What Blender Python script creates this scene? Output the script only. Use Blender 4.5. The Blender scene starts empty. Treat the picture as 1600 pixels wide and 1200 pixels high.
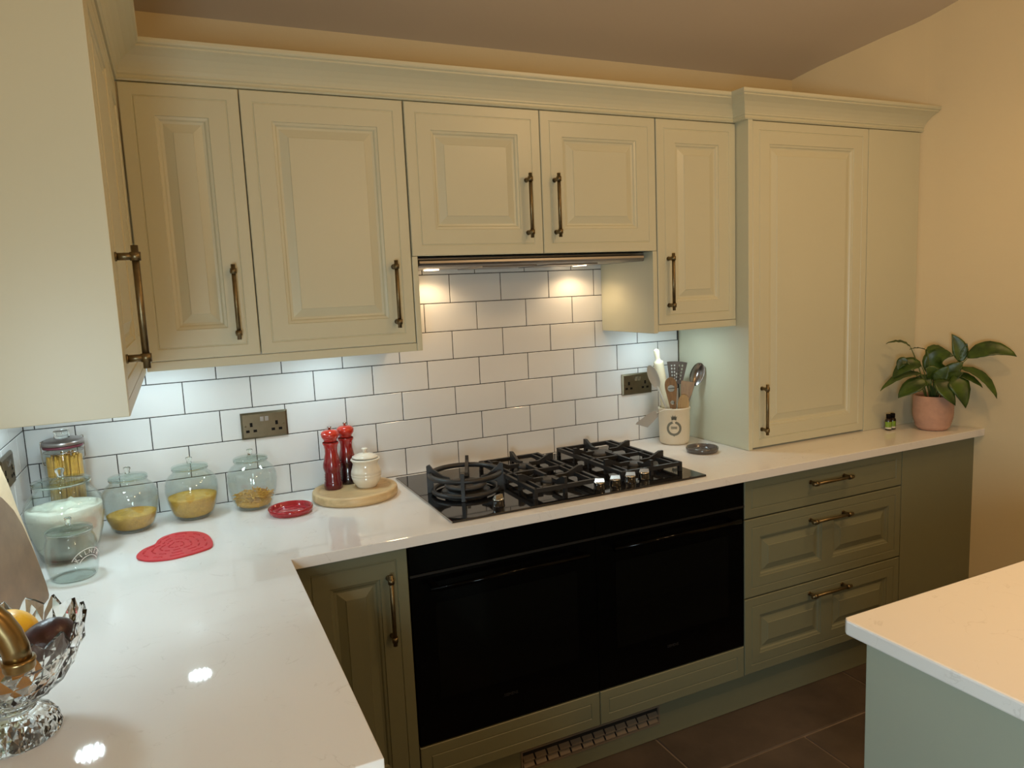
import bpy, math, random
from mathutils import Vector, Matrix, noise
random.seed(7)
S = bpy.context.scene
COL = S.collection
PI = math.pi

# ------------------------------------------------------------------ camera
CAM = Vector((0.4274, -2.4967, 1.5633))
RW = [(0.90517855, -0.42278967, -0.04359688),
      (-0.09445166, -0.10008172, -0.99048601),
      (0.41440400, 0.90068449, -0.13052501)]
F = 1133.33
cd = bpy.data.cameras.new('camera')
cam = bpy.data.objects.new('camera', cd)
COL.objects.link(cam)
X, Y, Z = Vector(RW[0]), -Vector(RW[1]), -Vector(RW[2])
cam.matrix_world = Matrix(((X.x, Y.x, Z.x, CAM.x), (X.y, Y.y, Z.y, CAM.y), (X.z, Y.z, Z.z, CAM.z), (0, 0, 0, 1)))
cd.sensor_width = 36
cd.lens = F / 1600 * 36
cd.clip_start = 0.05
S.camera = cam

def at(px, py, ax, val):
    """the point of the room seen at a pixel of the photograph, on the plane coordinate[ax] = val"""
    x, y = (px - 800) / F, (py - 600) / F
    d = Vector([RW[0][i] * x + RW[1][i] * y + RW[2][i] for i in range(3)])
    return CAM + d * ((val - CAM[ax]) / d[ax])

# ------------------------------------------------------------------ world, lamps, exposure
w = bpy.data.worlds.new('world')
S.world = w
w.use_nodes = True
w.node_tree.nodes['Background'].inputs[0].default_value = (1, .75, .5, 1)
w.node_tree.nodes['Background'].inputs[1].default_value = 0.03
S.view_settings.view_transform = 'Standard'
S.view_settings.look = 'None'
S.view_settings.gamma = 1
S.view_settings.use_curve_mapping = False
S.view_settings.exposure = 0.0

WARM = (1, .61, .275)
COOL = (.72, .93, 1.0)
def spot(name, loc, tgt, power, col, angle=110, blend=.8, size=.05):
    l = bpy.data.lights.new(name, 'SPOT')
    l.energy = power; l.color = col; l.spot_size = math.radians(angle); l.spot_blend = blend
    l.shadow_soft_size = size
    o = bpy.data.objects.new(name, l); COL.objects.link(o)
    o.location = loc
    o.rotation_euler = (Vector(tgt) - Vector(loc)).to_track_quat('-Z', 'Y').to_euler()
    return o
def area(name, loc, tgt, power, col, sx, sy=None, shape='DISK', spread=PI):
    l = bpy.data.lights.new(name, 'AREA')
    l.energy = power; l.color = col; l.shape = shape; l.size = sx; l.spread = spread
    if sy: l.size_y = sy
    o = bpy.data.objects.new(name, l); COL.objects.link(o)
    o.location = loc
    o.rotation_euler = (Vector(tgt) - Vector(loc)).to_track_quat('-Z', 'Y').to_euler()
    return o

def point(name, loc, power, col, size=.06):
    l = bpy.data.lights.new(name, 'POINT'); l.energy = power; l.color = col; l.shadow_soft_size = size
    o = bpy.data.objects.new(name, l); COL.objects.link(o); o.location = loc
    return o
# warm ceiling spots over the room, then two added fill points
spot('ceiling_spot', (2.75, -1.50, 2.88), (2.75, -1.40, 0), 24, WARM, 125, 1, .04)
spot('ceiling_spot', (2.5, -2.5, 3.2), (2.4, -2.2, 0), 95, WARM, 80, 1, .04)
point('warm_fill', (2.15, -1.75, 2.42), 15, WARM)  # unseen fill, added to lift the right wall, ceiling and island top
point('warm_fill', (1.65, -3.3, 2.15), 23, WARM)  # unseen fill behind the camera, added for frontal warmth on the doors
# cool daylight-white light of the sink side, left behind the camera
area('sink_side_light', (0.03, -2.85, 1.22), (1.5, -2.1, .90), 34, COOL, .7, .5, 'RECTANGLE')
# cool puck lights under the wall cabinets
# (each puck's own led grid gives its light, see the puck lamps below)
# warm lamps of the extractor
for lx in (1.25, 1.84):
    spot('hood_lamp', (lx, -.085, 1.632), (lx, -.07, 0), 2.3, (1, .70, .40), 150, .6, .02)

# ------------------------------------------------------------------ materials
def nt(name):
    m = bpy.data.materials.new(name); m.use_nodes = True
    n = m.node_tree
    return m, n, n.nodes['Principled BSDF']
def mat(name, col, rough=.5, metal=0, var=.06, scale=8, bump=0, bscale=60, coat=0, spec=.5, stretch=None):
    m, n, p = nt(name)
    p.inputs['Roughness'].default_value = rough
    p.inputs['Metallic'].default_value = metal
    p.inputs['Specular IOR Level'].default_value = spec
    if coat: p.inputs['Coat Weight'].default_value = coat; p.inputs['Coat Roughness'].default_value = .08
    tc = n.nodes.new('ShaderNodeTexCoord')
    mp = n.nodes.new('ShaderNodeMapping')
    if stretch: mp.inputs['Scale'].default_value = stretch
    n.links.new(tc.outputs['Object'], mp.inputs[0])
    no = n.nodes.new('ShaderNodeTexNoise'); no.inputs['Scale'].default_value = scale; no.inputs['Detail'].default_value = 4
    n.links.new(mp.outputs[0], no.inputs[0])
    r = n.nodes.new('ShaderNodeValToRGB')
    c = Vector(col)
    r.color_ramp.elements[0].position = .3; r.color_ramp.elements[1].position = .7
    r.color_ramp.elements[0].color = (*(c * (1 - var)), 1)
    r.color_ramp.elements[1].color = (*[min(1, k * (1 + var)) for k in c], 1)
    n.links.new(no.outputs[0], r.inputs[0]); n.links.new(r.outputs[0], p.inputs['Base Color'])
    if bump:
        b = n.nodes.new('ShaderNodeTexNoise'); b.inputs['Scale'].default_value = bscale; b.inputs['Detail'].default_value = 3
        n.links.new(mp.outputs[0], b.inputs[0])
        bn = n.nodes.new('ShaderNodeBump'); bn.inputs['Strength'].default_value = bump; bn.inputs['Distance'].default_value = .002
        n.links.new(b.outputs[0], bn.inputs['Height']); n.links.new(bn.outputs[0], p.inputs['Normal'])
    return m

M = {}
M['cab'] = mat('cream sage satin paint', (.61, .60, .45), .36, var=.012, scale=3)
M['base'] = mat('dark sage satin paint', (.185, .190, .120), .45, var=.02, scale=3)
M['island'] = mat('island sage paint', (.35, .375, .305), .45, var=.02, scale=3)
M['wall'] = mat('cream emulsion', (.69, .60, .40), .9, var=.015, scale=2, bump=.15, bscale=150)
M['ceil'] = mat('ceiling emulsion', (.60, .52, .42), .9, var=.015, scale=2)
M['grout'] = mat('dark grey grout', (.045, .042, .038), .9, var=.1, scale=60)
M['tile'] = mat('white glazed tile', (.74, .74, .73), .16, var=.012, scale=9, bump=.03, bscale=25)
M['brass'] = mat('aged brass', (.20, .155, .085), .40, 1, var=.12, scale=120)
M['plate'] = mat('antique brass plate', (.22, .185, .125), .33, 1, var=.08, scale=40)
M['socket_black'] = mat('black insert', (.008, .006, .005), .7, spec=.1)
M['chrome'] = mat('polished steel', (.46, .44, .41), .18, 1, var=.03)
M['steel'] = mat('brushed steel', (.34, .33, .33), .42, 1, var=.06, scale=30, stretch=(1, 30, 30))
M['iron'] = mat('matt black cast iron', (.020, .020, .021), .42, var=.15, scale=60, bump=.2, bscale=300)
M['cap'] = mat('black enamel cap', (.045, .043, .042), .5, var=.1, scale=60)
M['burner'] = mat('dull burner metal', (.10, .10, .10), .45, 1)
M['hob'] = mat('black hob glass', (.006, .006, .007), .04, var=0, coat=.3)
M['oven'] = mat('black oven glass', (.0012, .0012, .0013), .12, var=0, spec=.10)
M['ovwin'] = mat('smoked oven window', (.0024, .0024, .0022), .12, var=0, spec=.12)
M['ovtrim'] = mat('dark trim', (.010, .010, .010), .4, var=0)
M['logo'] = mat('grey print', (.016, .016, .016), .5, var=0)
M['red'] = mat('red silicone', (.56, .030, .040), .45, var=.05, scale=40)
M['reddish'] = mat('cherry glaze', (.36, .018, .026), .14, var=.08, scale=30, coat=.5)
M['greydish'] = mat('grey glaze', (.085, .075, .07), .18, var=.1, scale=30, coat=.5)
M['crock'] = mat('cream stoneware', (.70, .62, .47), .35, var=.03, scale=20)
M['print'] = mat('grey green print', (.17, .17, .13), .5, var=.05)
M['print2'] = mat('pale grey print', (.33, .31, .23), .5, var=.05)
M['salt'] = mat('cream glaze', (.78, .72, .60), .14, var=.02, coat=.4)
M['pin'] = mat('pale beech', (.78, .70, .50), .5, var=.06, scale=20, stretch=(6, 6, 1))
M['woodmid'] = mat('olive wood', (.26, .145, .062), .45, var=.25, scale=30, stretch=(6, 6, 1))
M['woodlt'] = mat('bamboo', (.42, .26, .10), .45, var=.15, scale=30, stretch=(6, 6, 1))
M['brownnylon'] = mat('brown nylon', (.060, .036, .022), .5, var=.05)
M['silver'] = mat('brushed spoon steel', (.27, .25, .245), .22, 1, var=.03)
M['greyplastic'] = mat('pale grey plastic', (.50, .50, .46), .35, var=.03)
M['tag'] = mat('grey card', (.40, .42, .43), .8, var=.03)
M['string'] = mat('white string', (.7, .7, .66), .9)
M['pot'] = mat('terracotta pink', (.58, .34, .25), .75, var=.06, scale=50, bump=.3, bscale=200)
M['soil'] = mat('dark soil', (.03, .02, .012), .9, var=.4, scale=80)
M['stem'] = mat('plant stem', (.10, .14, .035), .5)
M['bottle'] = mat('dark amber glass', (.018, .009, .005), .12, var=.1)
M['green'] = mat('green label', (.20, .34, .035), .5, var=.15, scale=60)
M['white'] = mat('white label', (.62, .60, .50), .5)
M['flour'] = mat('flour', (.78, .74, .64), .95, var=.05, scale=40, bump=.8, bscale=60)
M['pasta'] = mat('golden dried pasta', (.66, .36, .055), .6, var=.16, scale=60, bump=.5, bscale=150)
M['grain'] = mat('golden grain', (.64, .37, .065), .85, var=.12, scale=90, bump=.8, bscale=260)
M['rubber'] = mat('wine rubber seal', (.16, .03, .05), .5)
M['greylid'] = mat('smoky steel lid', (.30, .27, .26), .3, .8, var=.05)
M['brdlight'] = mat('pale maple board', (.62, .47, .30), .5, var=.10, scale=14, stretch=(8, 1, 1))
M['brddark'] = mat('brown walnut board', (.215, .135, .078), .5, var=.18, scale=12, stretch=(8, 1, 1))
M['lemon'] = mat('lemon peel', (.85, .47, .02), .38, var=.06, scale=20, bump=.25, bscale=180)
M['avocado'] = mat('dark avocado skin', (.045, .018, .02), .3, var=.3, scale=60, bump=.4, bscale=160)
M['lime'] = mat('green lime peel', (.10, .16, .04), .4, var=.1, scale=20)
M['sink'] = mat('white fireclay', (.8, .8, .78), .15, coat=.5)
M['gilt'] = mat('brushed gold tap', (.30, .215, .10), .28, 1, var=.06, scale=30)
M['plastic'] = mat('white plastic', (.75, .75, .75), .4)
M['vent'] = mat('taupe vent plastic', (.20, .155, .11), .5)
M['dark'] = mat('shadow black', (.01, .009, .008), .8)
M['carc'] = mat('carcass board', (.45, .43, .36), .6)

# quartz worktop with faint veins
def quartz():
    m, n, p = nt('white veined quartz')
    tc = n.nodes.new('ShaderNodeTexCoord')
    a = n.nodes.new('ShaderNodeTexNoise'); a.inputs['Scale'].default_value = 13; a.inputs['Detail'].default_value = 5; a.inputs['Distortion'].default_value = .7
    n.links.new(tc.outputs['Object'], a.inputs[0])
    r = n.nodes.new('ShaderNodeValToRGB')
    e = r.color_ramp.elements
    e[0].position = .488; e[0].color = (.80, .79, .775, 1)
    e[1].position = .512; e[1].color = (.80, .79, .775, 1)
    q = e.new(.50); q.color = (.705, .69, .67, 1)
    n.links.new(a.outputs[0], r.inputs[0])
    b = n.nodes.new('ShaderNodeTexNoise'); b.inputs['Scale'].default_value = 16
    n.links.new(tc.outputs['Object'], b.inputs[0])
    rb = n.nodes.new('ShaderNodeValToRGB')
    rb.color_ramp.elements[0].position = .5; rb.color_ramp.elements[1].position = .62
    n.links.new(b.outputs[0], rb.inputs[0])
    mx = n.nodes.new('ShaderNodeMixRGB'); mx.inputs[1].default_value = (.80, .79, .775, 1)
    n.links.new(rb.outputs[0], mx.inputs[0]); n.links.new(r.outputs[0], mx.inputs[2])
    n.links.new(mx.outputs[0], p.inputs['Base Color'])
    p.inputs['Roughness'].default_value = .035
    return m
M['quartz'] = quartz()

def floor_mat():
    m, n, p = nt('brown slate tile')
    tc = n.nodes.new('ShaderNodeTexCoord')
    a = n.nodes.new('ShaderNodeTexNoise'); a.inputs['Scale'].default_value = 3.5; a.inputs['Detail'].default_value = 9; a.inputs['Roughness'].default_value = .65
    n.links.new(tc.outputs['Object'], a.inputs[0])
    r = n.nodes.new('ShaderNodeValToRGB')
    e = r.color_ramp.elements
    e[0].position = .3; e[0].color = (.050, .037, .029, 1)
    e[1].position = .75; e[1].color = (.115, .086, .066, 1)
    n.links.new(a.outputs[0], r.inputs[0]); n.links.new(r.outputs[0], p.inputs['Base Color'])
    b = n.nodes.new('ShaderNodeBump'); b.inputs['Strength'].default_value = .3; b.inputs['Distance'].default_value = .004
    n.links.new(a.outputs[0], b.inputs['Height']); n.links.new(b.outputs[0], p.inputs['Normal'])
    p.inputs['Roughness'].default_value = .5
    return m
M['slate'] = floor_mat()
M['floorgrout'] = mat('light brown grout', (.20, .155, .12), .9, var=.1, scale=40)

def thin_glass(name, tint, refl=.9):
    """clear thin glass: see-through straight on, mirror-like at grazing angles"""
    m = bpy.data.materials.new(name); m.use_nodes = True
    n = m.node_tree; n.nodes.clear()
    o = n.nodes.new('ShaderNodeOutputMaterial')
    t = n.nodes.new('ShaderNodeBsdfTransparent'); t.inputs[0].default_value = (*tint, 1)
    g = n.nodes.new('ShaderNodeBsdfGlossy'); g.inputs['Roughness'].default_value = .03; g.inputs[0].default_value = (refl, refl, refl, 1)
    lw = n.nodes.new('ShaderNodeLayerWeight'); lw.inputs[0].default_value = .5
    pw = n.nodes.new('ShaderNodeMath'); pw.operation = 'POWER'; pw.inputs[1].default_value = 4.0
    ml = n.nodes.new('ShaderNodeMath'); ml.operation = 'MULTIPLY_ADD'; ml.inputs[1].default_value = .70; ml.inputs[2].default_value = .045
    n.links.new(lw.outputs['Facing'], pw.inputs[0]); n.links.new(pw.outputs[0], ml.inputs[0])
    mx = n.nodes.new('ShaderNodeMixShader')
    n.links.new(ml.outputs[0], mx.inputs[0]); n.links.new(t.outputs[0], mx.inputs[1]); n.links.new(g.outputs[0], mx.inputs[2])
    n.links.new(mx.outputs[0], o.inputs[0])
    return m
M['jar'] = thin_glass('clear jar glass', (.945, .968, .960))
M['etched'] = mat('embossed glass lettering', (.86, .88, .85), .3)
M['lidglass'] = thin_glass('greenish lid glass', (.86, .92, .90))
def real_glass(name, col, rough=.0):
    m, n, p = nt(name)
    p.inputs['Base Color'].default_value = (*col, 1)
    p.inputs['Transmission Weight'].default_value = 1
    p.inputs['Roughness'].default_value = rough
    p.inputs['IOR'].default_value = 1.5
    return m
M['glass'] = real_glass('solid clear glass', (.93, .98, .96))
M['crystal'] = real_glass('cut crystal', (.97, .985, .975))

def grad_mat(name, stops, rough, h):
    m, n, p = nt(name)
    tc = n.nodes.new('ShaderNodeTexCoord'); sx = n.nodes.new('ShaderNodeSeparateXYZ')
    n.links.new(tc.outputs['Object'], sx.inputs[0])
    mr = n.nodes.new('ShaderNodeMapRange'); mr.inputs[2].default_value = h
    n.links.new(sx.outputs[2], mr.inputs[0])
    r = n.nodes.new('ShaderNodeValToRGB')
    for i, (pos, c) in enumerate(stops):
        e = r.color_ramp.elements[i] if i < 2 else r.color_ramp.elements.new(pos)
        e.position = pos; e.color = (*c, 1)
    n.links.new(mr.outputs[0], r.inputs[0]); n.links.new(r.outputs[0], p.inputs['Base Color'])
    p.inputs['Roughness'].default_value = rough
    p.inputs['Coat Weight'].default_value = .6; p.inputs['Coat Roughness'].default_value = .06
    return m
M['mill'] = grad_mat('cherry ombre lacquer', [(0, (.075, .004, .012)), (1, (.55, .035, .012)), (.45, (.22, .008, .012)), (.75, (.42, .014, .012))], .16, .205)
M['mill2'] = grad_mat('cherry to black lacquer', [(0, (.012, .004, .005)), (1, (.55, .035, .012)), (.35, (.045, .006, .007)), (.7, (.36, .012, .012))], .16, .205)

def emit(name, col, s):
    m = bpy.data.materials.new(name); m.use_nodes = True
    n = m.node_tree; n.nodes.clear()
    o = n.nodes.new('ShaderNodeOutputMaterial'); e = n.nodes.new('ShaderNodeEmission')
    e.inputs[0].default_value = (*col, 1); e.inputs[1].default_value = s
    n.links.new(e.outputs[0], o.inputs[0]); return m
M['led'] = emit('lit led lens', COOL, 290)
M['led2'] = emit('lit led lens of the left wall', COOL, 520)
M['lamp'] = emit('lit hood lamp', (1, .72, .42), 14)

def leaf_mat():
    m, n, p = nt('glossy dark leaf')
    tc = n.nodes.new('ShaderNodeTexCoord')
    a = n.nodes.new('ShaderNodeTexNoise'); a.inputs['Scale'].default_value = 22; a.inputs['Detail'].default_value = 3
    n.links.new(tc.outputs['Object'], a.inputs[0])
    r = n.nodes.new('ShaderNodeValToRGB')
    e = r.color_ramp.elements
    e[0].position = .35; e[0].color = (.020, .046, .006, 1); e[1].position = .7; e[1].color = (.066, .120, .012, 1)
    n.links.new(a.outputs[0], r.inputs[0]); n.links.new(r.outputs[0], p.inputs['Base Color'])
    p.inputs['Roughness'].default_value = .38
    return m
M['leaf'] = leaf_mat()

# ------------------------------------------------------------------ mesh helpers
class MB:
    def __init__(s): s.v = []; s.f = []; s.sm = []
    def add(s, vs, fs, smooth=False):
        b = len(s.v); s.v += [tuple(v) for v in vs]
        s.f += [tuple(i + b for i in f) for f in fs]; s.sm += [smooth] * len(fs)
        return s
    def box(s, x0, x1, y0, y1, z0, z1):
        vs = [(x, y, z) for z in (z0, z1) for y in (y0, y1) for x in (x0, x1)]
        return s.add(vs, [(0, 2, 3, 1), (4, 5, 7, 6), (0, 1, 5, 4), (2, 6, 7, 3), (0, 4, 6, 2), (1, 3, 7, 5)])
    def bbox(s, x0, x1, y0, y1, z0, z1, b=.002):
        """box with chamfered edges"""
        def ring(z, i): return [(x0 + i, y0, z), (x1 - i, y0, z), (x1, y0 + i, z), (x1, y1 - i, z), (x1 - i, y1, z), (x0 + i, y1, z), (x0, y1 - i, z), (x0, y0 + i, z)]
        def ins(z): return [(x0 + b, y0 + b, z), (x1 - b, y0 + b, z), (x1 - b, y0 + b, z), (x1 - b, y1 - b, z), (x1 - b, y1 - b, z), (x0 + b, y1 - b, z), (x0 + b, y1 - b, z), (x0 + b, y0 + b, z)]
        rs = [ins(z0), ring(z0 + b, b), ring(z1 - b, b), ins(z1)]
        vs = sum(rs, []); fs = []
        for r in range(3):
            for i in range(8):
                j = (i + 1) % 8
                fs.append((r * 8 + i, r * 8 + j, r * 8 + 8 + j, r * 8 + 8 + i))
        fs.append((1, 7, 5, 3)[::1]); fs.append((24 + 1, 24 + 3, 24 + 5, 24 + 7))
        return s.add(vs, fs)
    def tube(s, pts, rad, n=12, cap=True, smooth=True, rx=None):
        """swept round tube through pts; rad number or list"""
        pts = [Vector(p) for p in pts]
        if not isinstance(rad, (list, tuple)): rad = [rad] * len(pts)
        vs = []; fs = []
        t0 = (pts[1] - pts[0]).normalized()
        up = Vector((0, 0, 1)) if abs(t0.z) < .9 else Vector((1, 0, 0))
        u = t0.cross(up).normalized()
        for i, p in enumerate(pts):
            if i == 0: t = pts[1] - p
            elif i == len(pts) - 1: t = p - pts[-2]
            else: t = (pts[i + 1] - p).normalized() + (p - pts[i - 1]).normalized()
            t.normalize()
            u = (u - t * u.dot(t)).normalized(); w_ = t.cross(u)
            for k in range(n):
                a = 2 * PI * k / n
                vs.append(p + (u * math.cos(a) * (rx or 1) + w_ * math.sin(a)) * rad[i])
        for i in range(len(pts) - 1):
            for k in range(n):
                fs.append((i * n + k, i * n + (k + 1) % n, (i + 1) * n + (k + 1) % n, (i + 1) * n + k))
        s.add(vs, fs, smooth)
        if cap:
            b = len(s.v) - len(vs)
            s.f += [tuple(b + k for k in reversed(range(n))), tuple(b + (len(pts) - 1) * n + k for k in range(n))]; s.sm += [False, False]
        return s
    def cyl(s, p0, p1, r, n=16, smooth=True): return s.tube([p0, p1], r, n, True, smooth)
    def lathe(s, prof, cx=0, cy=0, cz=0, n=40, smooth=True, close=False):
        vs = []; fs = []; m = len(prof)
        for (r, z) in prof:
            for k in range(n):
                a = 2 * PI * k / n
                vs.append((cx + r * math.cos(a), cy + r * math.sin(a), cz + z))
        for i in range(m - 1 + (1 if close else 0)):
            j = (i + 1) % m
            for k in range(n):
                fs.append((i * n + k, i * n + (k + 1) % n, j * n + (k + 1) % n, j * n + k))
        return s.add(vs, fs, smooth)
    def prism(s, poly, z0, z1):
        n = len(poly)
        vs = [(x, y, z0) for x, y in poly] + [(x, y, z1) for x, y in poly]
        fs = [tuple(reversed(range(n))), tuple(range(n, 2 * n))] + [(i, (i + 1) % n, n + (i + 1) % n, n + i) for i in range(n)]
        return s.add(vs, fs)
    def torus(s, c, R, r, n=48, m=10, squash=1):
        vs = []; fs = []
        for i in range(n):
            a = 2 * PI * i / n
            for j in range(m):
                b = 2 * PI * j / m
                vs.append((c[0] + (R + r * math.cos(b)) * math.cos(a), c[1] + (R + r * math.cos(b)) * math.sin(a), c[2] + r * squash * math.sin(b)))
        for i in range(n):
            for j in range(m):
                fs.append((i * m + j, ((i + 1) % n) * m + j, ((i + 1) % n) * m + (j + 1) % m, i * m + (j + 1) % m))
        return s.add(vs, fs, True)
    def shift(s, dx, dy, dz): s.v = [(x + dx, y + dy, z + dz) for x, y, z in s.v]; return s
    def build(s, name, m, parent=None, bevel=0, flip=False, solid=0):
        me = bpy.data.meshes.new(name)
        me.from_pydata(s.v, [], s.f); me.materials.append(m)
        for p, q in zip(me.polygons, s.sm): p.use_smooth = q
        me.update()
        o = bpy.data.objects.new(name, me); COL.objects.link(o)
        if parent:
            o.parent = parent
        if solid:
            md = o.modifiers.new('solid', 'SOLIDIFY'); md.thickness = solid; md.offset = 0
        if bevel:
            md = o.modifiers.new('bevel', 'BEVEL'); md.width = bevel; md.segments = 2; md.limit_method = 'ANGLE'
        return o
def tag(o, label=None, cat=None, group=None, kind=None):
    if label: o['label'] = label
    if cat: o['category'] = cat
    if group: o['group'] = group
    if kind: o['kind'] = kind
    return o
def thing(name, loc, label, cat, group=None):
    o = bpy.data.objects.new(name, None); COL.objects.link(o); o.location = loc
    o.empty_display_size = .05
    return tag(o, label, cat, group)
def local(mb, root):
    l = root.location
    return mb.shift(-l.x, -l.y, -l.z)
def struct(o): o['kind'] = 'structure'; return o
def copy_tree(o, parent=None):
    c = o.copy(); COL.objects.link(c); c.parent = parent
    for ch in list(o.children): copy_tree(ch, c)
    return c
def text_mesh(body, size, extr=.0004, res=2):
    cu = bpy.data.curves.new('t', 'FONT'); cu.body = body; cu.size = size; cu.extrude = extr; cu.resolution_u = res
    cu.align_x = 'CENTER'; cu.align_y = 'CENTER'
    o = bpy.data.objects.new('t', cu); COL.objects.link(o)
    dg = bpy.context.evaluated_depsgraph_get()
    me = bpy.data.meshes.new_from_object(o.evaluated_get(dg))
    bpy.data.objects.remove(o)
    vs = [tuple(v.co) for v in me.vertices]; fs = [tuple(p.vertices) for p in me.polygons]
    bpy.data.meshes.remove(me)
    return vs, fs

# ------------------------------------------------------------------ room shell
def ceil_z(y): return 2.425 - .36 * y
WR = [(3.00, .02), (3.06, -.09), (3.135, -.19), (3.215, -.30), (3.30, -.41), (3.397, -.64), (4.10, -2.35), (4.40, -3.10)]   # plan of the skewed right wall
YF = -4.2
mb = MB(); mb.box(-.1, 3.6, .008, .12, 0, 2.46)
wall_back = struct(mb.build('wall_back', M['wall']))
mb = MB(); mb.box(-.12, -.008, YF, .12, 0, 4.2)
wall_left = struct(mb.build('wall_left', M['wall']))
mb = MB(); mb.box(-.12, 5.1, YF - .1, YF, 0, 4.2)
struct(mb.build('wall_front', M['wall']))
mb = MB()
WC = [WR[0]]
for i in range(len(WR) - 1):
    a, b, c, d = [Vector(WR[min(max(i + k, 0), len(WR) - 1)]) for k in (-1, 0, 1, 2)]
    for q in range(1, 5):
        t = q / 4
        WC.append(tuple(.5 * ((2 * b) + (c - a) * t + (2 * a - 5 * b + 4 * c - d) * t * t + (3 * b - a - 3 * c + d) * t ** 3)))
nW = len(WC)
mb.add([(x, y, 0) for x, y in WC] + [(x, y, 4.2) for x, y in WC], [(i + 1, i, nW + i, nW + i + 1) for i in range(nW - 1)], True)
mb.add([(WC[-1][0], WC[-1][1], 0), (5.0, YF, 0), (5.1, YF, 0), (5.1, .1, 0), (WC[0][0], .1, 0), (WC[0][0], WC[0][1], 0)] + [(WC[-1][0], WC[-1][1], 4.2), (5.0, YF, 4.2), (5.1, YF, 4.2), (5.1, .1, 4.2), (WC[0][0], .1, 4.2), (WC[0][0], WC[0][1], 4.2)],
       [(i, i + 1, 6 + i + 1, 6 + i)[::-1] for i in range(5)])
wr = struct(mb.build('wall_right', M['wall']))
mb = MB()
mb.add([(-.1, .1, ceil_z(.1)), (5.1, .1, ceil_z(.1)), (5.1, YF, ceil_z(YF)), (-.1, YF, ceil_z(YF)),
        (-.1, .1, ceil_z(.1) + .1), (5.1, .1, ceil_z(.1) + .1), (5.1, YF, ceil_z(YF) + .1), (-.1, YF, ceil_z(YF) + .1)],
       [(0, 1, 2, 3), (7, 6, 5, 4), (0, 4, 5, 1), (1, 5, 6, 2), (2, 6, 7, 3), (3, 7, 4, 0)])
struct(mb.build('ceiling', M['ceil']))
mb = MB(); mb.box(-.1, 5.1, YF, .1, -.08, -.004)
floor = struct(mb.build('floor', M['floorgrout']))
g = .0028
for r_ in range(-4, 1):
    y1 = -.80 + .60 * (r_ + 1); y0 = y1 - .60
    off = 1.80 if r_ % 2 == 0 else 1.35
    if y0 < -3.1: continue
    for c_ in range(-2, 4):
        x0 = off + .9 * c_
        if x0 > 4.2: continue
        mb = MB(); h = random.uniform(-.0006, .0004)
        mb.bbox(max(x0 + g, -.0), x0 + .9 - g, y0 + g, min(y1 - g, .0), -.012, h, .003)
        o = mb.build('tile', M['slate'], floor)
        if x0 < -.9: bpy.data.objects.remove(o)

# metro tiles on the back wall and the left wall
P_ = .2025
ZR = [.91] + [.9058 + .1026 * i for i in range(1, 9)]
def tile(x0, x1, z0, z1, wall, left=False):
    g = .0014; b = .0012
    if x1 - x0 < .006: return
    t = .0065
    mb = MB()
    d = random.uniform(-.0003, .0003)
    vs = []
    for (i, y) in ((0, t), (0, b + d), (b, d)):
        vs += [(x0 + g + i, y, z0 + g + i), (x1 - g - i, y, z0 + g + i), (x1 - g - i, y, z1 - g - i), (x0 + g + i, y, z1 - g - i)]
    fs = []
    for r in range(2):
        for i in range(4):
            j = (i + 1) % 4
            fs.append((r * 4 + i, r * 4 + j, r * 4 + 4 + j, r * 4 + 4 + i))
    fs.append((8, 9, 10, 11))
    if left: vs = [(-y, -x, z) for (x, y, z) in vs]; fs = [f[::-1] for f in fs]
    mb.add(vs, fs); mb.build('tile', M['tile'], wall)
for n_ in range(8):
    z0, z1 = ZR[n_], ZR[n_ + 1]
    shift = 0 if n_ % 2 == 0 else .5
    xa, xb = (0, 2.362) if n_ < 5 else (1.104, 1.992)
    if n_ == 4: z1 = min(z1, 1.4188)
    if n_ == 7: z1 = 1.665
    for k in range(-3, 12):
        x0 = (k + shift + 1.64) * P_; x1 = x0 + P_
        x0, x1 = max(x0, xa), min(x1, xb)
        if x1 > x0: tile(x0, x1, z0, z1, wall_back)
    if n_ < 5:
        for k in range(-2, 9):
            x0 = .105 + (k + shift) * P_; x1 = min(x0 + P_, 1.62); x0 = max(x0, .0)
            if x1 > x0: tile(x0, x1, z0, z1, wall_left, True)
mb = MB(); mb.box(-.001, 2.364, .0018, .0079, .88, 1.42); mb.box(1.10, 2.0, .0018, .0079, 1.42, 1.67)
mb.build('grout', M['grout'], wall_back)
mb = MB(); mb.box(-.0079, -.0018, -1.63, 0, .88, 1.42)
mb.build('grout', M['grout'], wall_left)

# ------------------------------------------------------------------ panelled fronts
DOORP = [(0, .002), (.002, 0), (.0300, 0), (.0315, .0022), (.0335, .0022), (.035, 0), (.079, 0), (.0805, .0030), (.087, .0045), (.091, .009), (.097, .010), (.119, .0030), (.1205, .0012)]
def nested(mb, x0, x1, z0, z1, y, prof, fill=True):
    """concentric rectangles stepping into the front (front faces -y)"""
    vs = []
    for (i, d) in prof:
        vs += [(x0 + i, y + d, z0 + i), (x1 - i, y + d, z0 + i), (x1 - i, y + d, z1 - i), (x0 + i, y + d, z1 - i)]
    fs = []
    for r in range(len(prof) - 1):
        for i in range(4):
            j = (i + 1) % 4
            fs.append((r * 4 + i, r * 4 + j, r * 4 + 4 + j, r * 4 + 4 + i))
    if fill:
        b = (len(prof) - 1) * 4; fs.append((b, b + 1, b + 2, b + 3))
    mb.add(vs, fs)
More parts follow.
